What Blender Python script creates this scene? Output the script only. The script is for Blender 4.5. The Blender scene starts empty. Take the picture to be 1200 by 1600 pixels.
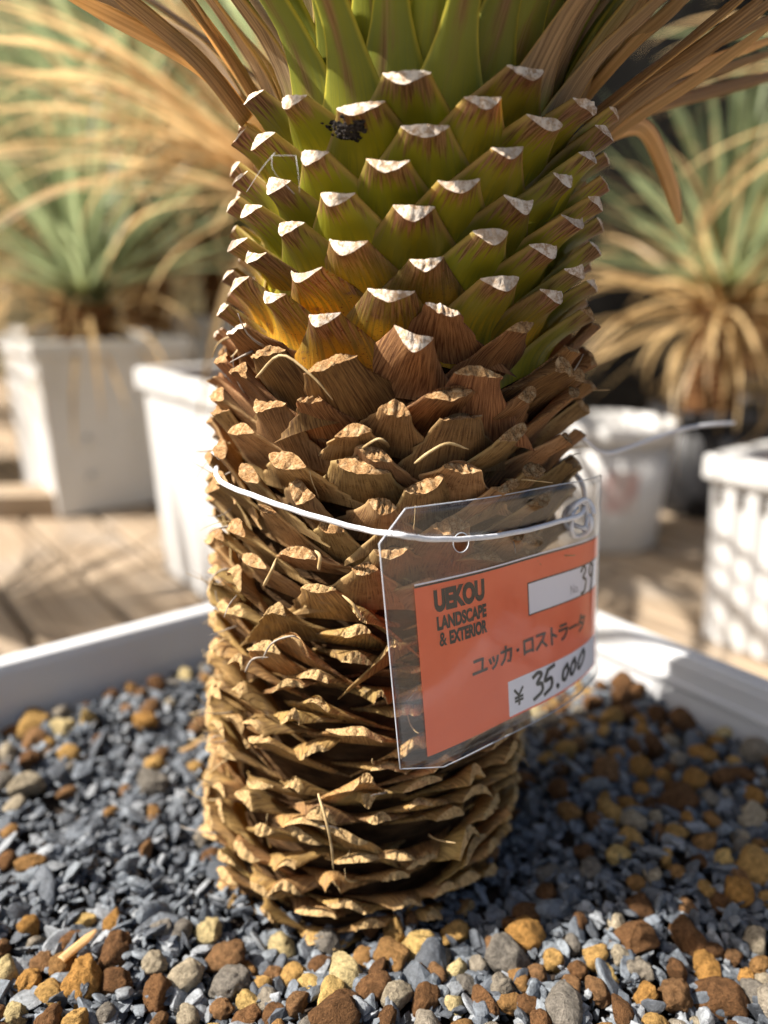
import bpy, math, random
import numpy as np
from mathutils import Vector, Matrix

# ------------------------------------------------------------------ camera, sky, sun, exposure
SC = bpy.context.scene
COL = SC.collection
R = math.radians
CAM_Z = 0.50
PITCH = R(16.5)
FPX = 1200.0                      # focal length in pixels of the 1200 x 1600 photograph

cam_data = bpy.data.cameras.new("camera")
cam = bpy.data.objects.new("camera", cam_data)
COL.objects.link(cam)
cam.location = (0, 0, CAM_Z)
cam.rotation_euler = (R(90) - PITCH, 0, 0)
cam_data.sensor_fit = 'VERTICAL'
cam_data.sensor_height = 36.0
cam_data.lens = 36.0 * FPX / 1600.0
cam_data.clip_start = 0.01
cam_data.clip_end = 500
cam_data.dof.use_dof = True
cam_data.dof.focus_distance = 0.277
cam_data.dof.aperture_fstop = (cam_data.lens / 1000.0) / 0.0064
SC.camera = cam

SUN_EL, SUN_AZ = R(47), R(-96)    # from the left, a touch behind the plant's front
world = bpy.data.worlds.new("World")
SC.world = world
world.use_nodes = True
wn = world.node_tree
sky = wn.nodes.new('ShaderNodeTexSky')
sky.sky_type = 'NISHITA'
sky.sun_disc = False
sky.sun_elevation = SUN_EL
sky.sun_rotation = SUN_AZ
sky.dust_density = 4.0
sky.ozone_density = 0.4
wn.nodes['Background'].inputs['Strength'].default_value = 0.062
wn.links.new(sky.outputs[0], wn.nodes['Background'].inputs[0])

sun_data = bpy.data.lights.new("sun", 'SUN')
sun = bpy.data.objects.new("sun", sun_data)
COL.objects.link(sun)
sun_data.energy = 4.5
sun_data.angle = R(0.6)
sun_data.color = (1.0, 0.94, 0.86)
sd = Vector((math.sin(SUN_AZ) * math.cos(SUN_EL), math.cos(SUN_AZ) * math.cos(SUN_EL), math.sin(SUN_EL)))
sun.rotation_euler = sd.to_track_quat('Z', 'Y').to_euler()
sun.location = sd * 5

SC.view_settings.view_transform = 'Standard'
SC.view_settings.look = 'None'
SC.view_settings.exposure = 1.22
SC.view_settings.gamma = 1
SC.render.engine = 'CYCLES'
SC.cycles.use_denoising = True
SC.cycles.max_bounces = 7
SC.cycles.use_adaptive_sampling = True
SC.cycles.adaptive_threshold = 0.02
SC.cycles.transparent_max_bounces = 12
SC.cycles.caustics_reflective = False
SC.cycles.caustics_refractive = False

rng = np.random.default_rng(7)
random.seed(7)

# ------------------------------------------------------------------ helpers
def ray(px, py):
    """unit-depth ray of a photo pixel: (right, forward, up)"""
    x, y = (px - 600) / FPX, (py - 800) / FPX
    c, s = math.cos(PITCH), math.sin(PITCH)
    return np.array([x, c - y * s, -(s + y * c)])

def proj(P):
    P = np.asarray(P, float) - np.array([0, 0, CAM_Z])
    c, s = math.cos(PITCH), math.sin(PITCH)
    d = P[..., 1] * c - P[..., 2] * s
    v = -P[..., 2] * c - P[..., 1] * s
    return 600 + FPX * P[..., 0] / d, 800 + FPX * v / d, d

def tag(o, label=None, cat=None, group=None, kind=None):
    if label: o['label'] = label
    if cat: o['category'] = cat
    if group: o['group'] = group
    if kind: o['kind'] = kind
    return o

def empty(name, loc=(0, 0, 0), rz=0):
    o = bpy.data.objects.new(name, None)
    COL.objects.link(o)
    o.location = loc
    o.rotation_euler = (0, 0, rz)
    o.empty_display_size = 0.02
    return o

def link(name, me, parent=None):
    o = bpy.data.objects.new(name, me)
    COL.objects.link(o)
    if parent is not None:
        o.parent = parent
    return o

def mesh(name, verts, faces, mats, smooth=True, mi=None, uv=None, attrs=None):
    """verts (N,3) array, faces list or (M,4)/(M,3) array; uv per vertex; attrs {name:(N,4)}"""
    me = bpy.data.meshes.new(name)
    verts = np.asarray(verts, np.float32)
    if isinstance(faces, np.ndarray):
        k = faces.shape[1]
        me.vertices.add(len(verts)); me.vertices.foreach_set('co', verts.ravel())
        me.loops.add(faces.size); me.loops.foreach_set('vertex_index', faces.ravel().astype(np.int32))
        me.polygons.add(len(faces))
        me.polygons.foreach_set('loop_start', np.arange(0, faces.size, k, dtype=np.int32))
        me.polygons.foreach_set('loop_total', np.full(len(faces), k, np.int32))
    else:
        me.from_pydata(verts.tolist(), [], faces)
    for m in (mats if isinstance(mats, (list, tuple)) else [mats]):
        me.materials.append(m)
    if mi is not None:
        me.polygons.foreach_set('material_index', np.asarray(mi, np.int32))
    me.update(calc_edges=True)
    me.validate()
    if uv is not None:
        l = me.uv_layers.new(name='UVMap')
        vi = np.empty(len(me.loops), np.int32); me.loops.foreach_get('vertex_index', vi)
        l.data.foreach_set('uv', np.asarray(uv, np.float32)[vi].ravel())
    for k, a in (attrs or {}).items():
        at = me.attributes.new(k, 'FLOAT_COLOR', 'POINT')
        at.data.foreach_set('color', np.asarray(a, np.float32).ravel())
    me.polygons.foreach_set('use_smooth', np.full(len(me.polygons), smooth))
    me.update()
    return me

class Box:
    """collects boxes / prisms into one mesh"""
    def __init__(self): self.v = []; self.f = []
    def add(self, v, f):
        n = len(self.v); self.v += [tuple(p) for p in v]; self.f += [tuple(i + n for i in q) for q in f]
    def box(self, a, b, M=None, bev=0.0):
        x0, y0, z0 = a; x1, y1, z1 = b
        v = [Vector(p) for p in ((x0,y0,z0),(x1,y0,z0),(x1,y1,z0),(x0,y1,z0),(x0,y0,z1),(x1,y0,z1),(x1,y1,z1),(x0,y1,z1))]
        if M is not None: v = [M @ p for p in v]
        self.add(v, [(0,3,2,1),(4,5,6,7),(0,1,5,4),(1,2,6,5),(2,3,7,6),(3,0,4,7)])
    def me(self, name, mat, smooth=False): return mesh(name, np.array(self.v), self.f, mat, smooth)

def bevel(o, w, seg=2):
    m = o.modifiers.new('bevel', 'BEVEL'); m.width = w; m.segments = seg; m.limit_method = 'ANGLE'; m.angle_limit = R(40)
    return o

def tube(pts, rad, n=8, cap=True):
    """swept tube: verts, quad/poly faces"""
    pts = np.asarray(pts, float); N = len(pts)
    rad = np.broadcast_to(np.asarray(rad, float), (N,))
    T = np.gradient(pts, axis=0); T /= np.linalg.norm(T, axis=1)[:, None] + 1e-12
    up = np.array([0.13, 0.21, 0.97]); v = []; prev = None
    for i in range(N):
        a = np.cross(T[i], up) if prev is None else prev - T[i] * (prev @ T[i])
        a /= np.linalg.norm(a) + 1e-12; prev = a
        b = np.cross(T[i], a)
        for k in range(n):
            an = 2 * math.pi * k / n
            v.append(pts[i] + rad[i] * (math.cos(an) * a + math.sin(an) * b))
    f = [(i*n+k, i*n+(k+1) % n, (i+1)*n+(k+1) % n, (i+1)*n+k) for i in range(N-1) for k in range(n)]
    if cap: f += [tuple(range(n))[::-1], tuple((N-1)*n+k for k in range(n))]
    return np.array(v), f

def smoothpts(P, n):
    """Catmull-Rom through the points"""
    P = np.asarray(P, float); P = np.vstack([2*P[0]-P[1], P, 2*P[-1]-P[-2]])
    out = []
    m = len(P) - 3
    for t in np.linspace(0, m - 1e-9, n):
        i = int(t); u = t - i; p0, p1, p2, p3 = P[i:i+4]
        out.append(0.5*((2*p1)+(p2-p0)*u+(2*p0-5*p1+4*p2-p3)*u*u+(3*p1-p0-3*p2+p3)*u**3))
    return np.array(out)

# ------------------------------------------------------------------ materials
class NT:
    def __init__(self, name):
        self.m = bpy.data.materials.new(name); self.m.use_nodes = True
        self.t = self.m.node_tree; self.t.nodes.clear()
        self.out = self.t.nodes.new('ShaderNodeOutputMaterial')
    def n(self, typ, **kw):
        nd = self.t.nodes.new(typ)
        for k, v in kw.items():
            if k.startswith('i_'):
                nd.inputs[k[2:].replace('_', ' ')].default_value = v
            else: setattr(nd, k, v)
        return nd
    def L(self, a, b): self.t.links.new(a, b)
    def setin(self, sock, v):
        if hasattr(v, 'links') or isinstance(v, bpy.types.NodeSocket): self.L(v, sock)
        elif isinstance(v, (tuple, list)): sock.default_value = (*v, 1) if len(v) == 3 and sock.type == 'RGBA' else v
        else: sock.default_value = v
    def math(self, op, a, b=0.0, clamp=False):
        nd = self.n('ShaderNodeMath', operation=op, use_clamp=clamp)
        self.setin(nd.inputs[0], a); self.setin(nd.inputs[1], b)
        return nd.outputs[0]
    def mix(self, f, a, b, blend='MIX'):
        nd = self.n('ShaderNodeMix', data_type='RGBA', blend_type=blend)
        self.setin(nd.inputs[0], f); self.setin(nd.inputs[6], a); self.setin(nd.inputs[7], b)
        return nd.outputs[2]
    def rng(self, x, a, b, c=0.0, d=1.0, smooth=True):
        nd = self.n('ShaderNodeMapRange', interpolation_type='SMOOTHSTEP' if smooth else 'LINEAR')
        self.setin(nd.inputs[0], x)
        for i, q in enumerate((a, b, c, d)): self.setin(nd.inputs[i+1], q)
        return nd.outputs[0]
    def noise(self, vec, scale, detail=4, rough=0.55, dist=0.0):
        nd = self.n('ShaderNodeTexNoise'); nd.inputs['Scale'].default_value = scale
        nd.inputs['Detail'].default_value = detail; nd.inputs['Roughness'].default_value = rough
        nd.inputs['Distortion'].default_value = dist
        if vec is not None: self.L(vec, nd.inputs['Vector'])
        return nd.outputs[0]
    def mapv(self, vec, scale, loc=(0, 0, 0)):
        nd = self.n('ShaderNodeMapping'); nd.inputs['Scale'].default_value = scale; nd.inputs['Location'].default_value = loc
        self.L(vec, nd.inputs['Vector']); return nd.outputs[0]
    def attr(self, name):
        nd = self.n('ShaderNodeAttribute', attribute_name=name)
        s = self.n('ShaderNodeSeparateColor'); self.L(nd.outputs['Color'], s.inputs[0])
        return nd, s.outputs[0], s.outputs[1], s.outputs[2]
    def coord(self, which='Object'):
        return self.n('ShaderNodeTexCoord').outputs[which]
    def bump(self, h, strength, dist, prev=None):
        nd = self.n('ShaderNodeBump'); nd.inputs['Strength'].default_value = strength; nd.inputs['Distance'].default_value = dist
        self.L(h, nd.inputs['Height'])
        if prev is not None: self.L(prev, nd.inputs['Normal'])
        return nd.outputs[0]
    def pbsdf(self, col, rough=0.6, spec=0.4, normal=None, **kw):
        b = self.n('ShaderNodeBsdfPrincipled')
        self.setin(b.inputs['Base Color'], col); self.setin(b.inputs['Roughness'], rough)
        b.inputs['Specular IOR Level'].default_value = spec
        if normal is not None: self.L(normal, b.inputs['Normal'])
        for k, v in kw.items(): self.setin(b.inputs[k.replace('_', ' ')], v)
        return b.outputs[0]
    def done(self, sh):
        self.L(sh, self.out.inputs['Surface']); return self.m

def mat_leafbase():
    m = NT('leaf_base_skin')
    _, v, u, age = m.attr('prm')
    a2, w, seed, side = m.attr('prm2')
    uv = m.coord('UV')
    fib = m.noise(m.mapv(uv, (2300, 90, 1)), 1.0, 5, 0.6, 0.3)
    fib2 = m.noise(m.mapv(uv, (900, 35, 1)), 1.0, 3, 0.5, 0.5)
    blot = m.noise(m.mapv(uv, (190, 170, 1)), 1.0, 4, 0.6)
    spots = m.noise(m.mapv(uv, (1500, 1300, 1)), 1.0, 2, 0.5)
    # living: yellow green low, olive green, brown dried band under the cut
    g = m.mix(m.rng(v, 0.30, 0.72), (0.46, 0.39, 0.03), (0.25, 0.235, 0.02))
    g = m.mix(m.math('MULTIPLY', m.rng(fib2, 0.42, 0.62), 0.55), g, (0.23, 0.23, 0.03))
    vb = m.math('ADD', v, m.math('MULTIPLY', m.math('SUBTRACT', fib2, 0.5), 0.75))
    brown = m.mix(m.rng(fib, 0.36, 0.66), (0.105, 0.045, 0.016), (0.36, 0.20, 0.095))
    g = m.mix(m.rng(vb, 0.76, 0.98), g, brown)
    g = m.mix(m.rng(u, 0.80, 0.97), g, (0.40, 0.29, 0.08))
    # dying: yellow orange, made richer to paint in the glow of light shining through
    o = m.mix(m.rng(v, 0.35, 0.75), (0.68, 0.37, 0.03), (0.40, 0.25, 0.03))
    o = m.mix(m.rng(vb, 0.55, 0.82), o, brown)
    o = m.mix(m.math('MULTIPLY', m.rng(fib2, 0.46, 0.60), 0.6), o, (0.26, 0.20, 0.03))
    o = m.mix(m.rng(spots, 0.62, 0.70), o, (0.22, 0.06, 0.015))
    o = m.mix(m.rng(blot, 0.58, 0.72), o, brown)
    # dead: tan and brown fibre streaks, dark mould specks
    d = m.mix(m.rng(fib, 0.30, 0.68), (0.115, 0.055, 0.020), (0.38, 0.225, 0.090))
    d = m.mix(m.rng(blot, 0.40, 0.70), d, m.mix(fib2, (0.20, 0.105, 0.038), (0.46, 0.30, 0.14)))
    d = m.mix(m.math('MULTIPLY', m.rng(spots, 0.60, 0.70), m.rng(blot, 0.62, 0.42)), d, (0.05, 0.032, 0.018))
    d = m.mix(m.rng(u, 0.88, 1.0), d, (0.46, 0.30, 0.13))
    # weathered: greyer, paler
    e = m.mix(m.rng(fib, 0.30, 0.70), (0.14, 0.070, 0.023), (0.52, 0.325, 0.115))
    e = m.mix(m.math('MULTIPLY', m.rng(blot, 0.5, 0.78), 0.7), e, (0.24, 0.175, 0.115))
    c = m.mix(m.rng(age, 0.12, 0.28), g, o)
    c = m.mix(m.rng(age, 0.30, 0.40), c, d)
    rb_ = m.mix(m.rng(fib, 0.30, 0.68), (0.10, 0.040, 0.014), (0.36, 0.19, 0.070))
    c = m.mix(m.math('MULTIPLY', m.rng(age, 0.36, 0.40), m.rng(age, 0.53, 0.46)), c, rb_)
    c = m.mix(m.rng(age, 0.62, 0.85), c, e)
    hv = m.n('ShaderNodeHueSaturation'); m.L(c, hv.inputs['Color'])
    m.L(m.math('ADD', 0.72, m.math('MULTIPLY', seed, 0.56)), hv.inputs['Value'])
    m.L(m.math('ADD', 0.488, m.math('MULTIPLY', w, 0.024)), hv.inputs['Hue'])
    c = hv.outputs[0]
    amt = m.rng(age, 0.1, 0.4, 0.15, 1.0)
    hgt = m.math('ADD', m.math('MULTIPLY', fib, amt), m.math('MULTIPLY', fib2, 0.7))
    nrm = m.bump(hgt, 0.55, 0.0009)
    rough = m.rng(age, 0.1, 0.4, 0.40, 0.72)
    sh = m.pbsdf(c, rough, 0.35, nrm)
    tr = m.n('ShaderNodeBsdfTranslucent')
    hv2 = m.n('ShaderNodeHueSaturation'); m.L(c, hv2.inputs['Color']); hv2.inputs['Value'].default_value = 1.9; hv2.inputs['Saturation'].default_value = 1.1
    m.L(hv2.outputs[0], tr.inputs['Color'])
    mx = m.n('ShaderNodeMixShader'); m.L(m.rng(age, 0.3, 0.6, 0.42, 0.22), mx.inputs[0])
    m.L(sh, mx.inputs[1]); m.L(tr.outputs[0], mx.inputs[2])
    return m.done(mx.outputs[0])

def mat_cut():
    m = NT('leaf_base_cut')
    _, v, u, age = m.attr('prm')
    _, w, seed, side = m.attr('prm2')
    oc = m.coord('Object')
    grain = m.noise(oc, 1500, 3, 0.6)
    g2 = m.noise(oc, 420, 3, 0.6)
    live = m.mix(m.rng(m.math('ADD', g2, m.math('MULTIPLY', m.math('SUBTRACT', grain, 0.5), 0.5)), 0.35, 0.62), (0.42, 0.28, 0.17), (0.74, 0.65, 0.54))
    live = m.mix(m.rng(seed, 0.65, 1.0), live, m.mix(0.5, live, (0.50, 0.40, 0.30)))
    dead = m.mix(m.rng(grain, 0.38, 0.62), (0.20, 0.105, 0.042), (0.40, 0.235, 0.105))
    dead = m.mix(m.rng(g2, 0.45, 0.75), dead, (0.50, 0.36, 0.20))
    c = m.mix(side, dead, live)
    c = m.mix(m.rng(age, 0.65, 0.9), c, m.mix(m.rng(grain, 0.35, 0.6), (0.22, 0.135, 0.06), (0.52, 0.36, 0.17)))
    nrm = m.bump(m.math('ADD', grain, m.math('MULTIPLY', g2, 1.0)), 0.6, 0.0006)
    return m.done(m.pbsdf(c, 0.9, 0.1, nrm))

def mat_leaf():
    m = NT('yucca_leaf')
    _, v, u, dry = m.attr('prm')
    _, w, seed, side = m.attr('prm2')
    uv = m.coord('UV')
    fib = m.noise(m.mapv(uv, (1700, 14, 1)), 1.0, 4, 0.6, 0.15)
    blot = m.noise(m.mapv(uv, (150, 20, 1)), 1.0, 4, 0.6)
    g = m.mix(m.rng(v, 0.0, 0.07), (0.42, 0.39, 0.035), (0.23, 0.25, 0.035))
    g = m.mix(m.math('MULTIPLY', m.rng(fib, 0.4, 0.65), 0.5), g, (0.20, 0.24, 0.05))
    br = m.mix(m.rng(fib, 0.35, 0.65), (0.15, 0.075, 0.032), (0.34, 0.20, 0.10))
    mid = m.math('MULTIPLY', m.rng(u, 0.55, 0.05), m.rng(blot, 0.44, 0.66))
    g = m.mix(m.math('MULTIPLY', mid, m.rng(v, 0.005, 0.05)), g, br)
    g = m.mix(m.rng(u, 0.84, 0.97), g, (0.50, 0.44, 0.06))
    vb = m.math('ADD', v, m.math('MULTIPLY', m.math('SUBTRACT', blot, 0.5), 0.06))
    k = m.math('MULTIPLY', m.rng(dry, 0.25, 0.55), m.rng(vb, 0.012, 0.05), True)
    dc = m.mix(m.rng(fib, 0.33, 0.66), (0.21, 0.135, 0.070), (0.47, 0.335, 0.19))
    dc = m.mix(m.rng(u, 0.9, 0.99), dc, (0.52, 0.36, 0.15))
    c = m.mix(k, g, dc)
    hv = m.n('ShaderNodeHueSaturation'); m.L(c, hv.inputs['Color'])
    m.L(m.math('ADD', 0.75, m.math('MULTIPLY', seed, 0.5)), hv.inputs['Value'])
    c = hv.outputs[0]
    nrm = m.bump(fib, 0.45, 0.0006)
    sh = m.pbsdf(c, 0.45, 0.4, nrm)
    tr = m.n('ShaderNodeBsdfTranslucent'); hv2 = m.n('ShaderNodeHueSaturation'); m.L(c, hv2.inputs['Color']); hv2.inputs['Value'].default_value = 1.8
    m.L(hv2.outputs[0], tr.inputs['Color'])
    mx = m.n('ShaderNodeMixShader'); mx.inputs[0].default_value = 0.40
    m.L(sh, mx.inputs[1]); m.L(tr.outputs[0], mx.inputs[2])
    return m.done(mx.outputs[0])

def mat_bgleaf(name, c1, c2, c3, trans=0.35):
    m = NT(name)
    _, v, u, q = m.attr('prm')
    inf = m.n('ShaderNodeObjectInfo')
    fib = m.noise(m.mapv(m.coord('UV'), (600, 8, 1)), 1.0, 3)
    c = m.mix(m.rng(fib, 0.3, 0.7), c1, c2)
    c = m.mix(m.rng(v, 0.16, 0.0), c, c3)
    hv = m.n('ShaderNodeHueSaturation'); m.L(c, hv.inputs['Color'])
    m.L(m.math('ADD', 0.65, m.math('MULTIPLY', inf.outputs['Random'], 0.7)), hv.inputs['Value'])
    sh = m.pbsdf(hv.outputs[0], 0.45, 0.4)
    tr = m.n('ShaderNodeBsdfTranslucent'); hv2 = m.n('ShaderNodeHueSaturation'); m.L(hv.outputs[0], hv2.inputs['Color']); hv2.inputs['Value'].default_value = 1.7
    m.L(hv2.outputs[0], tr.inputs['Color'])
    mx = m.n('ShaderNodeMixShader'); mx.inputs[0].default_value = trans
    m.L(sh, mx.inputs[1]); m.L(tr.outputs[0], mx.inputs[2])
    return m.done(mx.outputs[0])

def mat_simple(name, c1, c2, scale, rough=0.5, spec=0.4, bump=0.0, bdist=0.001, stretch=(1, 1, 1), coord='Object', detail=5):
    m = NT(name)
    n1 = m.noise(m.mapv(m.coord(coord), stretch), scale, detail, 0.6)
    c = m.mix(m.rng(n1, 0.3, 0.72), c1, c2)
    nrm = m.bump(n1, bump, bdist) if bump else None
    return m.done(m.pbsdf(c, rough, spec, nrm))

def mat_stone(name, src, pores):
    m = NT(name)
    if src == 'obj':
        base = m.n('ShaderNodeObjectInfo').outputs['Color']
    else:
        base = m.n('ShaderNodeAttribute', attribute_name='col').outputs['Color']
    oc = m.coord('Generated') if False else m.n('ShaderNodeNewGeometry').outputs['Position']
    n1 = m.noise(oc, 420, 5, 0.65)
    n2 = m.noise(oc, 1500, 4, 0.7)
    hv = m.n('ShaderNodeHueSaturation'); m.L(base, hv.inputs['Color'])
    m.L(m.rng(m.math('ADD', m.math('MULTIPLY', n1, 0.6), m.math('MULTIPLY', n2, 0.4)), 0.32, 0.70, 0.50, 1.45), hv.inputs['Value'])
    c = hv.outputs[0]
    if pores:
        c = m.mix(m.rng(n2, 0.34, 0.27), c, (0.05, 0.028, 0.012))
    hgt = m.math('ADD', n1, m.math('MULTIPLY', n2, 0.8 if pores else 0.35))
    nrm = m.bump(hgt, 1.0 if pores else 0.6, 0.0024 if pores else 0.0010)
    return m.done(m.pbsdf(c, 0.93 if pores else 0.62, 0.15 if pores else 0.35, nrm))

def mat_wood():
    m = NT('deck_wood')
    oc = m.coord('Object'); inf = m.n('ShaderNodeObjectInfo')
    add = m.n('ShaderNodeVectorMath', operation='ADD'); m.L(oc, add.inputs[0])
    sc = m.n('ShaderNodeVectorMath', operation='SCALE'); m.L(inf.outputs['Location'], sc.inputs[0]); sc.inputs['Scale'].default_value = 7.0
    m.L(sc.outputs[0], add.inputs[1])
    g = m.noise(m.mapv(add.outputs[0], (2.0, 55, 55)), 1.0, 5, 0.6, 0.6)
    s = m.noise(add.outputs[0], 6, 4)
    c = m.mix(m.rng(g, 0.3, 0.7), (0.20, 0.145, 0.095), (0.42, 0.325, 0.225))
    c = m.mix(m.math('MULTIPLY', m.rng(s, 0.45, 0.75), 0.6), c, (0.29, 0.26, 0.225))
    nrm = m.bump(g, 0.5, 0.002)
    return m.done(m.pbsdf(c, 0.75, 0.25, nrm))

def mat_white(name, c=(0.78, 0.78, 0.76), dirt=(0.50, 0.47, 0.40), trans=0.0, amt=0.5, spec=0.5):
    m = NT(name)
    oc = m.coord('Object')
    n1 = m.noise(m.mapv(oc, (9, 9, 2.5)), 1.0, 5, 0.65)
    n2 = m.noise(oc, 160, 3)
    col = m.mix(m.math('MULTIPLY', m.rng(n1, 0.48, 0.8), amt), c, dirt)
    nrm = m.bump(n2, 0.08, 0.001)
    sh = m.pbsdf(col, 0.42, spec, nrm)
    if trans:
        tr = m.n('ShaderNodeBsdfTranslucent'); tr.inputs['Color'].default_value = (0.8, 0.85, 0.9, 1)
        mx = m.n('ShaderNodeMixShader'); mx.inputs[0].default_value = trans
        m.L(sh, mx.inputs[1]); m.L(tr.outputs[0], mx.inputs[2]); sh = mx.outputs[0]
    return m.done(sh)

def mat_pouch():
    m = NT('clear_plastic')
    tr = m.n('ShaderNodeBsdfTransparent'); tr.inputs['Color'].default_value = (0.975, 0.98, 0.985, 1)
    gl = m.n('ShaderNodeBsdfGlossy'); gl.inputs['Roughness'].default_value = 0.09; gl.inputs['Color'].default_value = (0.95, 0.97, 1, 1)
    nn = m.noise(m.coord('Object'), 38, 3)
    nb = m.bump(nn, 0.12, 0.002); m.L(nb, gl.inputs['Normal'])
    df = m.n('ShaderNodeBsdfDiffuse'); df.inputs['Color'].default_value = (0.75, 0.78, 0.82, 1)
    lw = m.n('ShaderNodeLayerWeight'); lw.inputs['Blend'].default_value = 0.5; m.L(nb, lw.inputs['Normal'])
    k = m.math('ADD', 0.04, m.math('MULTIPLY', m.math('POWER', lw.outputs['Facing'], 4.0), 0.35), True)
    m1 = m.n('ShaderNodeMixShader'); m.L(k, m1.inputs[0]); m.L(tr.outputs[0], m1.inputs[1]); m.L(gl.outputs[0], m1.inputs[2])
    m2 = m.n('ShaderNodeMixShader'); m2.inputs[0].default_value = 0.005; m.L(m1.outputs[0], m2.inputs[1]); m.L(df.outputs[0], m2.inputs[2])
    return m.done(m2.outputs[0])

def flat(name, c, rough=0.5, spec=0.4, **kw):
    m = NT(name); return m.done(m.pbsdf(c, rough, spec, None, **kw))

M_BASE, M_CUT, M_LEAF = mat_leafbase(), mat_cut(), mat_leaf()
M_CORE = mat_simple('trunk_fibre', (0.03, 0.017, 0.008), (0.12, 0.065, 0.028), 60, 0.9, 0.1, 0.8, 0.004, (1, 1, 4))
M_STRAW = mat_simple('dry_fibre', (0.36, 0.24, 0.10), (0.58, 0.44, 0.24), 200, 0.6, 0.3)
M_GREYF = mat_simple('grey_fibre', (0.23, 0.19, 0.15), (0.45, 0.40, 0.34), 200, 0.6, 0.3)
M_SOOT = mat_simple('sooty_mould', (0.006, 0.006, 0.006), (0.07, 0.06, 0.055), 700, 0.95, 0.1, 0.8, 0.002)
M_WEB = flat('cobweb', (0.8, 0.8, 0.8), 0.5)
M_PUM, M_CHIP = mat_stone('pumice', 'obj', True), mat_stone('slate', 'obj', False)
M_PUM_S, M_CHIP_S = mat_stone('pumice_mass', 'att', True), mat_stone('slate_mass', 'att', False)
M_SOIL = mat_simple('dark_soil', (0.018, 0.013, 0.010), (0.06, 0.045, 0.035), 220, 0.95, 0.1, 0.7, 0.003)
M_WOOD = mat_wood()
M_PLANT = mat_white('planter_plastic', (0.68, 0.685, 0.69), (0.55, 0.53, 0.49), 0.12, 0.35)
M_POT = mat_white('pot_plastic', (0.62, 0.62, 0.61), (0.48, 0.45, 0.38), 0.0, 0.55)
M_BUCKET = mat_white('bucket_plastic', (0.60, 0.59, 0.57), (0.45, 0.42, 0.38), 0.0, 0.5)
M_BLACK = mat_simple('black_plastic', (0.012, 0.012, 0.014), (0.03, 0.03, 0.033), 40, 0.5, 0.4)
M_GROUND = mat_simple('ground_earth', (0.10, 0.085, 0.065), (0.23, 0.20, 0.16), 9, 0.95, 0.1, 0.4, 0.01)
M_GREEN = mat_bgleaf('blue_green_leaf', (0.13, 0.165, 0.065), (0.30, 0.34, 0.19), (0.17, 0.15, 0.025), 0.4)
M_DRY = mat_bgleaf('straw_leaf', (0.40, 0.26, 0.11), (0.66, 0.48, 0.25), (0.34, 0.19, 0.07), 0.4)
M_BTRUNK = mat_simple('brown_trunk', (0.07, 0.032, 0.013), (0.27, 0.13, 0.05), 60, 0.85, 0.2, 0.6, 0.004)
M_SHADE = mat_simple('shade_cloth', (0.010, 0.010, 0.010), (0.028, 0.026, 0.022), 30, 0.9, 0.1)
M_POST = mat_simple('brown_post', (0.06, 0.035, 0.02), (0.13, 0.08, 0.05), 30, 0.8, 0.2)
M_RED = flat('red_print', (0.45, 0.06, 0.04), 0.5)
M_STRING = mat_simple('white_string', (0.74, 0.75, 0.78), (0.86, 0.87, 0.9), 900, 0.55, 0.4, 0.5, 0.0006)
M_ORANGE = mat_simple('orange_card', (0.84, 0.150, 0.058), (0.90, 0.175, 0.070), 60, 0.6, 0.3)
M_PAPER = flat('white_paper', (0.80, 0.79, 0.86), 0.6)
M_INK = flat('black_ink', (0.012, 0.011, 0.012), 0.5)
M_INK2 = flat('brown_ink', (0.055, 0.028, 0.02), 0.5)
M_GREYINK = flat('grey_ink', (0.35, 0.34, 0.38), 0.5)
M_POUCH = mat_pouch()
M_PALEBLUE = flat('pale_blue_sheet', (0.62, 0.72, 0.90), 0.5)

# ------------------------------------------------------------------ setting: ground and deck
E1 = np.array([-0.6, 0.8]); E2 = np.array([0.8, 0.6])          # along / across the planks
def grid(e1, e2, z=0.0):
    q = E1 * e1 + E2 * e2
    return (float(q[0]), float(q[1]), z)
RZ = math.atan2(0.6, 0.8)                                       # local x -> E2, local y -> E1

g = mesh('ground', np.array([(-300, -300, -0.16), (300, -300, -0.16), (300, 300, -0.16), (-300, 300, -0.16)]), [(0, 1, 2, 3)], M_GROUND, False)
tag(link('ground', g), kind='structure')

b = Box(); b.box((-0.6, -1.2, -0.155), (4.4, 6.0, -0.035))
deck = link('deck', b.me('deck', M_SHADE)); deck.rotation_euler = (0, 0, RZ); tag(deck, kind='structure')
pw, gap = 0.1345, 0.011
x = -0.6 + 0.003
GAP0 = 0.2055
x = GAP0 - 6 * pw
plank_me = {}
pi = 0
while x < 4.3:
    cuts = [-1.2, 0.4 + 1.1 * ((pi * 37 % 11) / 11.0), 2.6 + 1.2 * ((pi * 53 % 13) / 13.0), 6.0]
    for y0, y1 in zip(cuts[:-1], cuts[1:]):
        bb = Box(); Lh = (y1 - y0 - 0.006) / 2; Wh = (pw - gap) / 2
        bb.box((-Lh, -Wh, -0.03), (Lh, Wh, 0.0))
        o = link('plank', bb.me('plank', M_WOOD), deck)
        o.location = (x + pw / 2, (y0 + y1) / 2, random.uniform(-0.002, 0.0))
        o.rotation_euler = (random.uniform(-.006, .006), 0, R(90))
        bevel(o, 0.004, 1)
    x += pw; pi += 1

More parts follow.
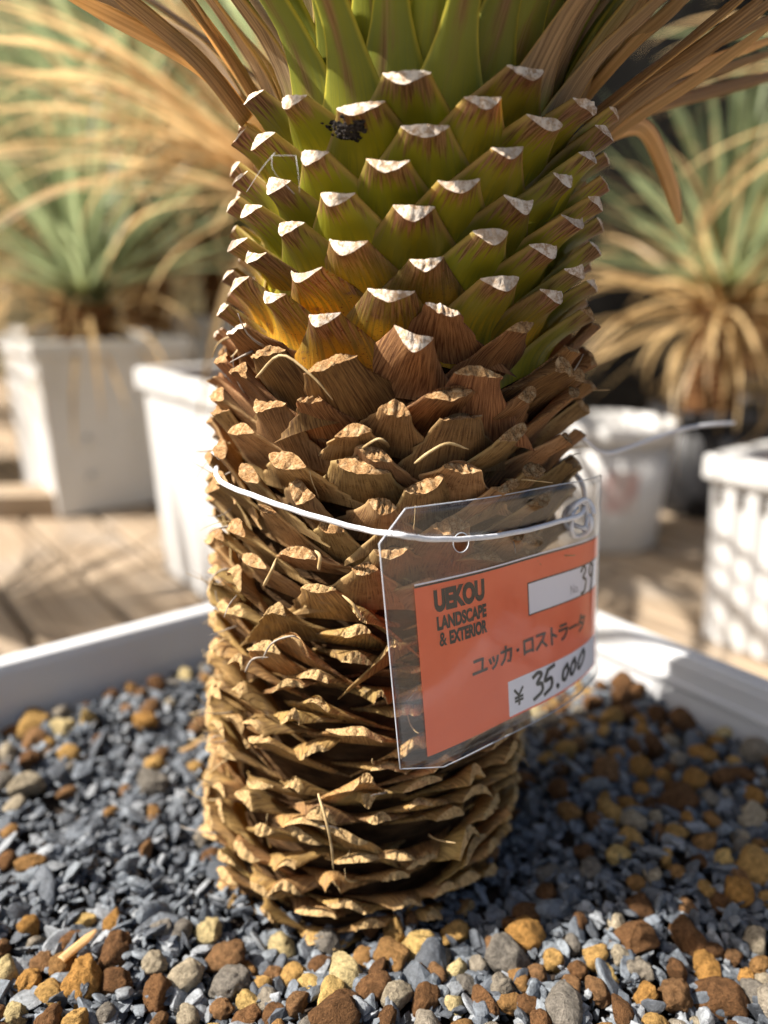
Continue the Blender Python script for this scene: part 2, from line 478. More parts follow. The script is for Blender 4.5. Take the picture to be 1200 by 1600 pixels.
# ------------------------------------------------------------------ the planter with its gravel bed
SOIL_Z = CAM_Z - 0.269
RIM_Z = CAM_Z - 0.225
TRUNK = np.array([-0.0144, 0.343])          # trunk centre at soil level
LEAN = 0.0930                                # metres of +x per metre of height
A0, A1 = 0.058, 0.482                        # inner planter limits along E1
B0, B1 = -0.010, 0.4145                      # inner limits along E2
pl = empty('square_planter', grid((A0 + A1) / 2, (B0 + B1) / 2, 0.0), RZ)
tag(pl, 'large white square planter filled with gravel round the big yucca trunk', 'planter')
hx, hy, wt = (B1 - B0) / 2, (A1 - A0) / 2, 0.007
def wall(name, pts):                         # tapered wall from polygons
    return link(name, mesh(name, np.array(pts), [(0,3,2,1),(4,5,6,7),(0,1,5,4),(1,2,6,5),(2,3,7,6),(3,0,4,7)], M_PLANT, False), pl)
tp = 0.93                                     # narrower at the foot
def wallpts(sx, sy, ax):
    out = []
    for z, k in ((0.004, tp), (RIM_Z - 0.004, 1.0)):
        X, Y = hx * k, hy * k
        if ax == 'x': out += [(sx*X, -Y-wt, z), (sx*(X+wt), -Y-wt, z), (sx*(X+wt), Y+wt, z), (sx*X, Y+wt, z)]
        else: out += [(-X, sy*Y, z), (X, sy*Y, z), (X, sy*(Y+wt), z), (-X, sy*(Y+wt), z)]
    if (ax == 'x' and sx < 0) or (ax == 'y' and sy < 0):
        out = [out[i] for i in (3, 2, 1, 0, 7, 6, 5, 4)] if ax == 'x' else [out[i] for i in (3, 2, 1, 0, 7, 6, 5, 4)]
    return out
for sx in (-1, 1): bevel(wall('wall', wallpts(sx, 0, 'x')), 0.002)
for sy in (-1, 1): bevel(wall('wall', wallpts(0, sy, 'y')), 0.002)
def rimring(z0, z1, out, inn, mat, par, hx, hy):
    b = Box()
    b.box((-hx-out, -hy-out, z0), (hx+out, -hy-inn, z1)); b.box((-hx-out, hy+inn, z0), (hx+out, hy+out, z1))
    b.box((-hx-out, -hy-inn+.0001, z0), (-hx-inn, hy+inn-.0001, z1)); b.box((hx+inn, -hy-inn+.0001, z0), (hx+out, hy+inn-.0001, z1))
    return bevel(link('rim', b.me('rim', mat), par), 0.0025, 2)
rimring(RIM_Z - 0.020, RIM_Z, 0.016, 0.0012, M_PLANT, pl, hx, hy)
b = Box(); b.box((-hx*tp-wt*.9, -hy*tp-wt*.9, 0.0), (hx*tp+wt*.9, hy*tp+wt*.9, 0.0039)); link('base', b.me('base', M_PLANT), pl)
b = Box()                                    # ledge bead on the inner side of the right hand wall
b.box((hx-0.0035, -hy*0.98, RIM_Z-0.022), (hx-0.0005, hy*0.62, RIM_Z-0.017)); bevel(link('ledge', b.me('ledge', M_PLANT), pl), 0.001)

# soil sheet
def soil_h(x, y):
    x = np.asarray(x, float); y = np.asarray(y, float)
    rr = np.hypot(x - TRUNK[0], y - TRUNK[1])
    h = SOIL_Z + 0.004*np.sin(x*31+1)*np.cos(y*27) + 0.003*np.sin(x*63-y*51+2) - 0.010*np.exp(-((rr-.082)/.02)**2)
    a = x*E1[0]+y*E1[1]; bq = x*E2[0]+y*E2[1]
    return h + 0.010*np.exp(-((bq-B1)/.06)**2) + 0.006*np.exp(-((a-A1)/.05)**2)
n = 60
aa, bb_ = np.meshgrid(np.linspace(A0+.010, A1-.010, n), np.linspace(B0+.010, B1-.010, n), indexing='ij')
SX, SY = aa*E1[0]+bb_*E2[0], aa*E1[1]+bb_*E2[1]
V = np.stack([SX, SY, soil_h(SX, SY) - 0.006], -1).reshape(-1, 3)
I = np.arange(n*n).reshape(n, n)
F = np.stack([I[:-1, :-1], I[:-1, 1:], I[1:, 1:], I[1:, :-1]], -1).reshape(-1, 4)
soil = link('soil', mesh('soil', V, F, M_SOIL)); tag(soil, kind='structure')

# ---- stones
import bmesh
def ico(sub):
    bm = bmesh.new(); bmesh.ops.create_icosphere(bm, subdivisions=sub, radius=1.0)
    v = np.array([p.co[:] for p in bm.verts]); f = np.array([[q.index for q in p.verts] for p in bm.faces]); bm.free()
    return v, f
ICO = {k: ico(k) for k in (1, 2, 3, 4)}
def vnoise(P, seed, freq):
    r = np.random.default_rng(seed); out = np.zeros(len(P))
    for _ in range(7):
        k = r.normal(size=3) * freq; out += np.sin(P @ k + r.uniform(0, 6.28))
    return out / 3.5
def chip_shape(seed, sub):
    v, f = ICO[sub]; r = np.random.default_rng(seed)
    v = v.copy()
    d = np.full(len(v), 9.0)
    for _ in range(9):
        nn = r.normal(size=3); nn /= np.linalg.norm(nn); h = r.uniform(0.55, 0.9)
        c = v @ nn; d = np.minimum(d, np.where(c > 0.05, h/np.maximum(c, 0.05), 9))
    v = v * np.minimum(d, 1.0)[:, None]
    v *= np.array([r.uniform(1.0, 1.5), r.uniform(0.7, 1.0), r.uniform(0.22, 0.48)])
    return v * (1 + 0.03*vnoise(v, seed+1, 6)[:, None]), f
def pum_shape(seed, sub):
    v, f = ICO[sub]; r = np.random.default_rng(seed); v0 = v
    d = 1 + 0.20*vnoise(v0, seed, 1.7) + 0.095*vnoise(v0, seed+5, 4.2) + 0.05*vnoise(v0, seed+9, 9.0) + 0.022*vnoise(v0, seed+13, 19.0)
    lim = np.full(len(v), 9.0)
    for _ in range(5):
        nn = r.normal(size=3); nn /= np.linalg.norm(nn); h = r.uniform(0.68, 0.95)
        c = v0 @ nn; lim = np.minimum(lim, np.where(c > 0.05, h/np.maximum(c, 0.05), 9))
    v = v0 * np.minimum(d, lim + 0.03 + 0.03*vnoise(v0, seed+17, 11.0))[:, None]
    return v * np.array([r.uniform(0.95, 1.35), r.uniform(0.82, 1.0), r.uniform(0.72, 0.95)]), f
def rotmats(N, tilt):
    out = []
    for _ in range(N):
        out.append(np.array((Matrix.Rotation(rng.uniform(0, 6.28), 3, 'Z') @ Matrix.Rotation(rng.normal(0, tilt), 3, 'X') @ Matrix.Rotation(rng.normal(0, tilt), 3, 'Y') @ Matrix.Rotation(rng.uniform(0, 6.28), 3, 'Z'))))
    return np.array(out)
PUMC = [(0.50, 0.30, 0.10), (0.42, 0.22, 0.062), (0.19, 0.095, 0.040), (0.15, 0.075, 0.032), (0.25, 0.135, 0.06), (0.33, 0.285, 0.22), (0.44, 0.37, 0.26), (0.58, 0.46, 0.23), (0.23, 0.205, 0.17), (0.33, 0.18, 0.065), (0.60, 0.41, 0.15)]
PUMW = np.array([1.3, 1.2, 1.7, 1.3, 1.5, 1.0, .8, .7, .9, 1.2, .8]); PUMW /= PUMW.sum()
CHIPC = [(0.125, 0.142, 0.162), (0.165, 0.185, 0.205), (0.10, 0.113, 0.13), (0.22, 0.235, 0.25), (0.07, 0.078, 0.09)]

def inside(x, y, m=0.012):
    a = x*E1[0]+y*E1[1]; bq = x*E2[0]+y*E2[1]
    return (a > A0+m) & (a < A1-m) & (bq > B0+m) & (bq < B1-m) & (np.hypot(x-TRUNK[0], y-TRUNK[1]) > 0.066)
def pum_density(x, y):                        # how much of the bed is pumice rather than slate
    a = x*E1[0]+y*E1[1]; bq = x*E2[0]+y*E2[1]
    front = 1/(1+np.exp((y - 0.248)/0.006))
    right = 1/(1+np.exp(-(bq-0.300)/0.02))
    back = 1/(1+np.exp(-(a-0.450)/0.008)) * 0.6
    lft = np.exp(-((x+0.215)/.03)**2-((y-.40)/.03)**2)*.8
    return np.clip(np.maximum(np.maximum(front*0.5, right*0.075), np.maximum(back*.10, lft*.12)) + 0.0045, 0, 1)
# pumice: rejection-sampled without overlaps
px_, py_, pr_ = [], [], []
tries = 0
cell = {}
cand = rng.uniform(size=(60000, 4))
for c in cand:
    a = A0 + .01 + c[0]*(A1-A0-.02); bq = B0+.01 + c[1]*(B1-B0-.02)
    x, y = a*E1[0]+bq*E2[0], a*E1[1]+bq*E2[1]
    if not inside(np.array(x), np.array(y), 0.010): continue
    X, Y, D = proj((x, y, SOIL_Z))
    if X < -90 or X > 1290 or Y > 1720 or Y < 800: continue
    if c[2] > float(pum_density(x, y)): continue
    fr = 1/(1+math.exp((y-0.25)/0.006))
    rad = (0.0040 + 0.0046*c[3]**1.4) * (1.0 + 0.06*fr)
    ok = True; k = (int(x/.02), int(y/.02))
    for i in range(k[0]-1, k[0]+2):
        for j in range(k[1]-1, k[1]+2):
            for (qx, qy, qr) in cell.get((i, j), ()):
                if (qx-x)**2+(qy-y)**2 < (0.86*(qr+rad))**2: ok = False; break
            if not ok: break
        if not ok: break
    if ok:
        cell.setdefault(k, []).append((x, y, rad)); px_.append(x); py_.append(y); pr_.append(rad)
px_, py_, pr_ = map(np.array, (px_, py_, pr_))
N = len(px_)
X, Y, D = proj(np.stack([px_, py_, np.full(N, SOIL_Z)], -1))
size_px = pr_/D*FPX
occl = (X > 330) & (X < 800) & (Y < 1440)
size_px = np.where((X < -20) | (X > 1220) | (Y > 1620) | occl, 0, size_px)
order = np.argsort(-size_px)
PUMV = [mesh('pumice_stone', *pum_shape(100+i, 4), M_PUM) for i in range(7)] + [mesh('pumice_stone', *pum_shape(140+i, 3), M_PUM) for i in range(8)]
rot = rotmats(N, 0.7)
pc = rng.choice(len(PUMC), N, p=PUMW)
pz = soil_h(px_, py_) + pr_*0.35
sv, sf, sc_, off = [], [], [], 0
for rank, i in enumerate(order):
    colr = np.array(PUMC[pc[i]])*rng.uniform(0.85, 1.15)
    if rank < 280 and size_px[i] > 0:
        o = link('pumice_stone', PUMV[int(rng.integers(0, 7 if size_px[i] > 20 else 15))], soil)
        o.matrix_world = Matrix.Translation((px_[i], py_[i], pz[i])) @ Matrix(rot[i].tolist()).to_4x4() @ Matrix.Scale(float(pr_[i]), 4)
        o.color = (*colr, 1)
    else:
        v, f = pum_shape(200+int(i) % 23, 2)
        sv.append((v*pr_[i]) @ rot[i].T + (px_[i], py_[i], pz[i])); sf.append(f+off); off += len(v); sc_.append(np.tile(np.append(colr, 1), (len(v), 1)))
o = link('pumice_gravel', mesh('pumice_gravel', np.vstack(sv), np.vstack(sf), M_PUM_S, True, None, None, {'col': np.vstack(sc_)}), soil); tag(o, kind='stuff')
# slate chips
Nc = 15000
a = rng.uniform(A0+.008, A1-.008, Nc); bq = rng.uniform(B0+.008, B1-.008, Nc)
cx, cy = a*E1[0]+bq*E2[0], a*E1[1]+bq*E2[1]
X, Y, D = proj(np.stack([cx, cy, np.full(Nc, SOIL_Z)], -1))
keep = inside(cx, cy, 0.009) & (X > -90) & (X < 1290) & (Y < 1720)
cx, cy, D, X, Y = cx[keep], cy[keep], D[keep], X[keep], Y[keep]
Nc = len(cx)
cr = 0.0022 + 0.0038*rng.uniform(size=Nc)**2.4
big = rng.uniform(size=Nc) < 0.02
cr = np.where(big, rng.uniform(0.006, 0.0085, Nc), cr)
lift = rng.uniform(-0.004, 0.0028, Nc)
cz = soil_h(cx, cy) + lift
vis = np.where((X < 0) | (X > 1200) | (Y > 1600) | ((X > 330) & (X < 800) & (Y < 1440)) | (lift < 0.0), 0, cr/D*FPX)
order = np.argsort(-vis)
CHIPV = [mesh('slate_chip', *chip_shape(300+i, 3), M_CHIP, False) for i in range(12)]
CHIPS = [chip_shape(330+i, 1) for i in range(24)]
rot = rotmats(Nc, 0.6)
cc = rng.integers(0, len(CHIPC), Nc)
sv, sf, sc_, off = [], [], [], 0
for rank, i in enumerate(order):
    colr = np.array(CHIPC[cc[i]])*rng.uniform(0.8, 1.25)
    if rank < 290:
        o = link('slate_chip', CHIPV[int(rng.integers(0, 12))], soil)
        o.matrix_world = Matrix.Translation((cx[i], cy[i], cz[i])) @ Matrix(rot[i].tolist()).to_4x4() @ Matrix.Scale(float(cr[i]), 4)
        o.color = (*colr, 1)
    else:
        v, f = CHIPS[int(i) % 24]
        sv.append((v*cr[i]) @ rot[i].T + (cx[i], cy[i], cz[i])); sf.append(f+off); off += len(v); sc_.append(np.tile(np.append(colr, 1), (len(v), 1)))
o = link('slate_gravel', mesh('slate_gravel', np.vstack(sv), np.vstack(sf), M_CHIP_S, False, None, None, {'col': np.vstack(sc_)}), soil); tag(o, kind='stuff')

# ------------------------------------------------------------------ the big yucca
GA = 137.50776
yucca = empty('yucca_plant', (TRUNK[0], TRUNK[1], SOIL_Z))
tag(yucca, 'large yucca with thick scaly trunk, green above and brown below, wearing the price tag', 'yucca')

def snoise(u, v, r, f):
    out = 0
    for _ in range(5):
        out = out + np.sin(u*r.normal()*f + v*r.normal()*f + r.uniform(0, 6.28))
    return out / 2.5

def blade(r, theta, z0, vs, rc, zc, w, T, NU, lat=0.0, twist=0.0, sag=0.0, wave=0.0, curl=0.0, rag=0.0, arc=0.0, age=0.0, keel=2.2, cutdepth=0.0, mincap=0.0, nick=0.0, pale=0.0):
    """A solid leaf or leaf stump on a trunk. vs, rc, zc, w, T per row (metres).
    Returns verts, faces, material index, uv, prm, prm2 in trunk space."""
    NV = len(vs); u = np.linspace(-1, 1, NU)
    drc, dzc = np.gradient(rc), np.gradient(zc); q = np.hypot(drc, dzc)+1e-9
    nr, nz = dzc/q, -drc/q                     # outward normal in (r, z)
    tr, tz = drc/q, dzc/q
    U, Vv = np.meshgrid(u, vs)
    wob = snoise(U*1.2, Vv*2.0, r, 1.3)
    tips = snoise(U*1.0, U*0, r, 9.0)*rag if rag else np.zeros_like(U)
    ext = np.where(np.arange(NV)[:, None] >= NV-1, tips, 0.0) + np.where(np.arange(NV)[:, None] == NV-2, tips*0.35, 0.0)
    disp = wave*wob*(Vv**1.2) + curl*(U**2)*Vv - sag*(np.abs(U)**1.7)*Vv
    drop = -arc*(U**2)*w[:, None]
    th = T[:, None]*(1-np.abs(U)**keel) + 0.0006 + mincap*(1-np.abs(U)**5)
    tw = np.broadcast_to(np.asarray(twist, float), (NV,))[:, None]
    s = U*w[:, None]
    if nick:
        nl, nr2 = r.normal(0, nick, NV), r.normal(0, nick, NV)
        s = s*(1 + np.where(U < 0, nl[:, None], nr2[:, None])*np.abs(U)**3)
        ext = ext + np.where(np.arange(NV)[:, None] == NV-1, r.normal(0, rag*0.45, (1, NU)), 0.0)
    surfs = []
    for sgn in (1, -1):
        dn = disp + sgn*0.5*th + s*np.sin(tw)
        al = ext + drop + (0 if sgn > 0 else -cutdepth*(np.arange(NV)[:, None] == NV-1)*(1-U**2))
        rr = rc[:, None] + nr[:, None]*dn + tr[:, None]*al
        zz = zc[:, None] + nz[:, None]*dn + tz[:, None]*al
        ss = s*np.cos(tw) + np.broadcast_to(np.asarray(lat, float), (NV,))[:, None]
        ph = theta + ss/np.maximum(rr, 0.02)
        zz = zz + z0
        surfs.append(np.stack([rr*np.sin(ph) + LEAN*zz, -rr*np.cos(ph), zz], -1))
    O, In = surfs
    # cut cap: a few rows between the last outer and inner row
    K = 3; caps = []
    for k in range(0, K+1):
        f = k/K
        P = O[-1]*(1-f) + In[-1]*f
        if 0 < k < K:
            tdir = (O[-1]-O[-2]); tdir /= np.linalg.norm(tdir, axis=1)[:, None]+1e-9
            P = P + tdir*((0.00030 if age < .35 else 0.00055)*r.normal(size=(NU, 1)))*(1-u[:, None]**2)*min(1.0, T[-1]/0.003)
        caps.append(P)
    C = np.array(caps)
    verts = np.vstack([O.reshape(-1, 3), In.reshape(-1, 3), C.reshape(-1, 3)])
    i0 = np.arange(NV*NU).reshape(NV, NU)
    def quads(I, flip=False):
        a, b, c, d = I[:-1, :-1], I[:-1, 1:], I[1:, 1:], I[1:, :-1]
        Q = np.stack([a, b, c, d] if not flip else [d, c, b, a], -1).reshape(-1, 4); return Q
    i1 = i0 + NV*NU; ic = np.arange((K+1)*NU).reshape(K+1, NU) + 2*NV*NU
    edgeL = np.stack([i0[:-1, 0], i0[1:, 0], i1[1:, 0], i1[:-1, 0]], -1)
    edgeR = np.stack([i0[:-1, -1], i1[:-1, -1], i1[1:, -1], i0[1:, -1]], -1)
    F = np.vstack([quads(i0), quads(i1, True), edgeL, edgeR, quads(ic)])
    mi = np.concatenate([np.zeros(2*(NV-1)*(NU-1)+2*(NV-1), int), np.ones(K*(NU-1), int)])
    L = np.concatenate([[0], np.cumsum(np.hypot(np.diff(rc), np.diff(zc)))])
    so = r.uniform(0, 5)
    uvs = np.stack([s*(0.45+0.55*(0.007/np.maximum(w[:, None], 0.007))) + so, np.broadcast_to(L[:, None], U.shape) + so*1.7], -1).reshape(-1, 2)
    uvc = np.zeros(((K+1)*NU, 2))
    prm = np.stack([Vv, np.abs(U), np.full_like(U, age), np.ones_like(U)], -1).reshape(-1, 4)
    pc = np.tile(np.array([1, 0, age, 1.0]), ((K+1)*NU, 1))
    sd1, sd2 = r.uniform(), r.uniform()
    p2 = np.tile(np.array([sd1, sd2, pale, 1.0]), (len(verts), 1))
    return verts, F, mi, np.vstack([uvs, uvs, uvc]), np.vstack([prm, prm, pc]), p2

cm = 0.01
ROUT = 8.0
def lerp(a, b, t): return a + (b-a)*t
def sst(a, b, x):
    t = min(1, max(0, (x-a)/(b-a))); return t*t*(3-2*t)
def leaf_base(n, theta, ztip, r, NU=15, NV=12):
    """one cut leaf base whose tip sits at height ztip (cm above soil)"""
    h = ztip + r.normal(0, 0.30)
    dead = 1-sst(25.3, 26.2, h); low = 1-sst(14.0, 19.0, h)
    lf = 1.0 if math.sin(theta) < 0.30 else 0.55  # left side turns more orange: the sunlit glow there is put into the colour
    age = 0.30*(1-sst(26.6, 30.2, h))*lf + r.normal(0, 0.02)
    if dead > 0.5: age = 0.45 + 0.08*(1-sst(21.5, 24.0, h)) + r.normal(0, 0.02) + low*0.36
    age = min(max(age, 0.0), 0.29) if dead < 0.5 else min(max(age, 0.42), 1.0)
    j = lambda s: 1 + r.normal(0, s)
    W0 = lerp(3.6, lerp(3.3, 2.6, low), dead)*j(.06)
    W1 = lerp(lerp(0.69*j(.14), 0.70*j(.24), dead), 0.62*j(.35), low*dead)
    Lz = lerp(lerp(2.15*j(.06), 2.15*j(.12), dead), 1.45*j(.22), low*dead)
    Lr = lerp(lerp(1.72*j(.09), 1.60*j(.12), dead), 1.34*j(.18), low*dead)
    T = lerp(lerp(0.46*j(.14), 0.56*j(.22), dead), 0.30*j(.30), low*dead)
    q = lerp(2.15, lerp(1.30, 1.05, low), dead)
    p = lerp(1.15, lerp(1.5, 1.30, low), dead)
    Rc = float(np.interp(ztip, [0, 15, 20, 25, 27, 34], [8.0, 8.05, 8.3, 8.2, 7.8, 7.55])) - Lr - 0.1
    vs = np.concatenate([np.linspace(0, 0.75, NV-4, endpoint=False), np.array([0.75, 0.86, 0.95, 1.0])])
    droop = lerp(0, lerp(0.05, r.uniform(0.0, 0.40), low), dead)
    rc = (Rc + Lr*vs**q)*cm
    zc = Lz*(vs - droop*vs**2.2)*cm
    z0 = ztip*cm - zc[-1]
    w = (W1 + (W0-W1)*(1-vs)**p)*cm
    Tt = (0.18 + (T-0.18)*vs**0.8)*cm
    roll = r.normal(0, 0.10 + 0.12*dead)
    return blade(r, theta, z0, vs, rc, zc, w, Tt, NU, lat=roll*(vs*Lz*cm), twist=r.normal(0, 0.06+0.13*dead),
                 sag=lerp(0.34, lerp(0.06, -0.26, low)*j(.4), dead)*cm, wave=lerp(0.06, lerp(0.13, 0.13, low), dead)*cm,
                 curl=dead*r.normal(0, 0.10)*cm, rag=lerp(0.02, 0.05, dead)*cm, nick=lerp(0.0, 0.06, dead), arc=lerp(0.20, lerp(0.15, 0.34, low), dead),
                 age=age, keel=lerp(1.5, 1.8, dead), pale=(1.0 if ztip > 26.3 or (ztip > 24.4 and r.uniform() < .7) else 0.0), cutdepth=lerp(r.uniform(-.10, .06), r.uniform(-.1, .35), dead)*cm)

# core
nth, nz_ = 48, 40
zz = np.linspace(-2.5, 36, nz_); V = []
for z in zz:
    rr = 6.0 if z < 24 else lerp(6.0, 5.6, (z-24)/2) if z < 26 else 5.6 if z < 33 else lerp(5.6, 3.0, (z-33)/3)
    for k in range(nth):
        an = 2*math.pi*k/nth; rk = rr + 0.15*math.sin(5*an+z*2.1)+0.12*math.sin(9*an-z*3.3)
        V.append(((rk*math.sin(an)+LEAN*z)*cm, -rk*math.cos(an)*cm, z*cm))
I = np.arange(nz_*nth).reshape(nz_, nth); J = np.roll(I, -1, 1)
F = np.stack([I[:-1], J[:-1], J[1:], I[1:]], -1).reshape(-1, 4)
trunk = link('trunk', mesh('trunk', np.array(V), F, M_CORE), yucca)

# phase: a tip of the lattice stands at photo pixel (675, 415)
rr0 = ray(675, 412); ZREF = 27.55
cxr = TRUNK[0]+LEAN*ZREF*cm
t_ = (TRUNK[1]-0.0795)/rr0[1]
TH0 = math.asin(max(-1, min(1, (rr0[0]*t_-cxr)/0.079)))
tips = []
n = 0; z = ZREF
k = 0
while z > -0.3:                                  # downwards
    tips.append((k, z)); rise = 0.072 if z > 25 else (0.067 if z > 14 else 0.057)
    z -= rise; k += 1
NTOP = -82
for k in range(-1, NTOP, -1): tips.append((k, ZREF - 0.072*k))
LIVE_LEAVES = []
back = []
cnt = 0
for k, z in tips:
    th = math.radians(k*GA) + TH0
    th = (th + math.pi) % (2*math.pi) - math.pi
    r = np.random.default_rng(1000+k)
    thj = th + r.normal(0, 0.018 if z > 25 else 0.042)
    zj = z + r.normal(0, 0.08 if z > 25 else 0.20)
    front = abs(th) < R(100)
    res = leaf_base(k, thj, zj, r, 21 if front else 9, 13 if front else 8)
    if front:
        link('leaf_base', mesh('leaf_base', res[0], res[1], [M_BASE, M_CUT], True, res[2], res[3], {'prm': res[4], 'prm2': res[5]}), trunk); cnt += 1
    else: back.append(res)
def merge(items):
    off = 0; Vs, Fs, Ms, Us, P1, P2 = [], [], [], [], [], []
    for v, f, mi, uv, p1, p2 in items:
        Vs.append(v); Fs.append(f+off); Ms.append(mi); Us.append(uv); P1.append(p1); P2.append(p2); off += len(v)
    return np.vstack(Vs), np.vstack(Fs), np.concatenate(Ms), np.vstack(Us), np.vstack(P1), np.vstack(P2)
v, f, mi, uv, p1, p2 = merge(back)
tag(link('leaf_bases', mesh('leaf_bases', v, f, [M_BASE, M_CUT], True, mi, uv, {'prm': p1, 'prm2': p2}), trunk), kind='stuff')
print('front leaf bases', cnt, 'back', len(back))

# crown: a bud and its long leaves
vv = []; 
for i, z in enumerate(np.linspace(33, 44, 9)):
    rr = 3.3*(1-(i/8)**2)+0.2
    for k_ in range(20):
        an = 2*math.pi*k_/20; vv.append(((rr*math.sin(an)+LEAN*z)*cm, -rr*math.cos(an)*cm, z*cm))
I = np.arange(9*20).reshape(9, 20); J = np.roll(I, -1, 1)
crown = link('crown', mesh('crown', np.array(vv), np.stack([I[:-1], J[:-1], J[1:], I[1:]], -1).reshape(-1, 4), flat('bud_green', (0.12, 0.15, 0.03))), yucca)
nleaf = 0
for k in range(NTOP, NTOP-215, -1):
    r = np.random.default_rng(5000-k)
    th = math.radians(k*GA) + TH0; th = (th + math.pi) % (2*math.pi) - math.pi
    d = NTOP - k                               # 0 = outermost
    f = d/215
    zb = ZREF - 0.072*NTOP + 0.052*d - 2.2
    Rb = lerp(5.55, 1.5, f**1.15)
    inc = R(lerp(50, 4, f**0.75)) + r.normal(0, 0.06)
    Ln = r.uniform(42, 54)
    side = abs(math.sin(th))
    dry = 0.0
    if d < 24 and r.uniform() < (0.95 if side > 0.6 else 0.25): dry = r.uniform(0.6, 1.0)
    elif d < 60 and side > 0.5 and r.uniform() < 0.45: dry = r.uniform(0.4, 0.9)
    if dry > 0.5 and side > 0.6: inc += r.uniform(-0.02, 0.12)
    L = np.concatenate([np.linspace(0, 6.5, 11), np.linspace(8, Ln, 14)])
    vs = L/Ln
    ang = np.interp(L, [0, 1.2, 4.5, 9, Ln], [0.10, 0.20, inc*0.92, inc, inc + r.uniform(0.0, 0.22)+0.35*(dry > .5)])
    dL = np.diff(L, prepend=0)
    rc = (Rb + np.cumsum(np.sin(ang)*dL))*cm; zc = np.cumsum(np.cos(ang)*dL)*cm
    W0, W1 = 2.15, (0.57 if dry < .5 else 0.42)*r.uniform(.85, 1.15)
    w = (W1 + (W0-W1)*np.clip(1-L/4.6, 0, 1)**1.9)*(1-np.clip((vs-0.45)/0.55, 0, 1)**1.6*0.93)*cm
    T = np.interp(L, [0, 3, 8, Ln], [0.35, 0.50, 0.16, 0.05])*cm
    tw = np.interp(L, [0, 4, 12, Ln], [0, 0, r.normal(0, .12), r.normal(0, .35 + .5*(dry > .5))])
    lat = np.interp(L, [0, 4, Ln], [0, 0, r.normal(0, 2.0)])*cm
    res = blade(r, th, zb*cm, vs, rc, zc, w, T, 9, lat=lat, twist=tw, sag=0.05*cm, wave=(0.03 if dry < .5 else .12)*cm, curl=-0.12*cm, age=dry, keel=1.6)
    link('leaf', mesh('leaf', res[0], res[1], [M_LEAF, M_LEAF], True, res[2], res[3], {'prm': res[4], 'prm2': res[5]}), crown); nleaf += 1

def ribbon(name, P, w, mat, parent, org, nrm=(0, -1, 0)):
    P = smoothpts(P, 22); T = np.gradient(P, axis=0); T /= np.linalg.norm(T, axis=1)[:, None]
    S = np.cross(T, np.array(nrm, float)); S /= np.linalg.norm(S, axis=1)[:, None]
    ww = w*np.interp(np.linspace(0, 1, 22), [0, .8, 1], [1, .9, .3]); V = []; prm = []; uv = []
    for i in range(22):
        for u in (-1, -.5, 0, .5, 1):
            N_ = np.cross(S[i], T[i]); V.append(P[i]+S[i]*u*ww[i]-N_*abs(u)*ww[i]*.25-np.asarray(org)); prm.append((.25+.5*i/22, abs(u), 1, 1)); uv.append((u*ww[i], i*.006))
    I = np.arange(110).reshape(22, 5)
    me = mesh(name, np.array(V), np.stack([I[:-1, :-1], I[:-1, 1:], I[1:, 1:], I[1:, :-1]], -1).reshape(-1, 4), mat, True, None, uv, {'prm': prm, 'prm2': np.tile([.5, .5, 0, 1], (110, 1))})
    o = link(name, me, parent); m_ = o.modifiers.new('solid', 'SOLIDIFY'); m_.thickness = .0008
    return o
def at_fwd(px, py, fwd):
    d = ray(px, py); return d*(fwd/d[1]) + np.array([0, 0, CAM_Z])
ORG0 = (TRUNK[0], TRUNK[1], SOIL_Z)
ribbon('leaf', [at_fwd(x, y, f) for x, y, f in ((930, 215, .36), (985, 196, .375), (1012, 205, .385), (1035, 250, .39), (1052, 300, .39), (1062, 350, .39))], .0042, M_DRY, crown, ORG0)
RB = [((915, 190, .345), (1000, 130, .33), (1090, 75, .31), (1230, -20, .29)), ((930, 225, .345), (1000, 175, .34), (1090, 115, .335), (1230, 20, .32)),
      ((905, 170, .345), (985, 80, .32), (1060, 10, .30), (1110, -50, .28)), ((900, 150, .345), (960, 60, .33), (1010, -10, .32), (1050, -60, .31)),
      ((935, 205, .35), (1040, 125, .36), (1130, 88, .37), (1240, 50, .38)), ((925, 215, .37), (1010, 170, .39), (1110, 140, .41), (1240, 105, .43)),
      ((392, 190, .335), (330, 115, .32), (250, 52, .31), (150, -20, .30)), ((400, 165, .345), (350, 90, .335), (300, 30, .32), (240, -40, .31)),
      ((380, 170, .36), (310, 90, .37), (200, 40, .38), (60, -10, .39))]
rb = np.random.default_rng(31)
for bi, pts_ in enumerate(RB):
    for c_ in range(2):
        jx, jy, k_ = rb.normal(0, 5), rb.normal(0, 5), rb.normal(0, .05)
        pp = [at_fwd(x + jx + k_*(y-150)*(0.5+q) + rb.normal(0, 3), y + jy + (c_*7-7)*q*1.6, f + .004*c_) for q, (x, y, f) in enumerate(pts_)]
        ribbon('leaf', pp, rb.uniform(.0022, .0036), M_DRY if rb.uniform() < .55 else M_LEAF, crown, ORG0, (rb.normal(0, .35), -1, rb.normal(0, .35)))
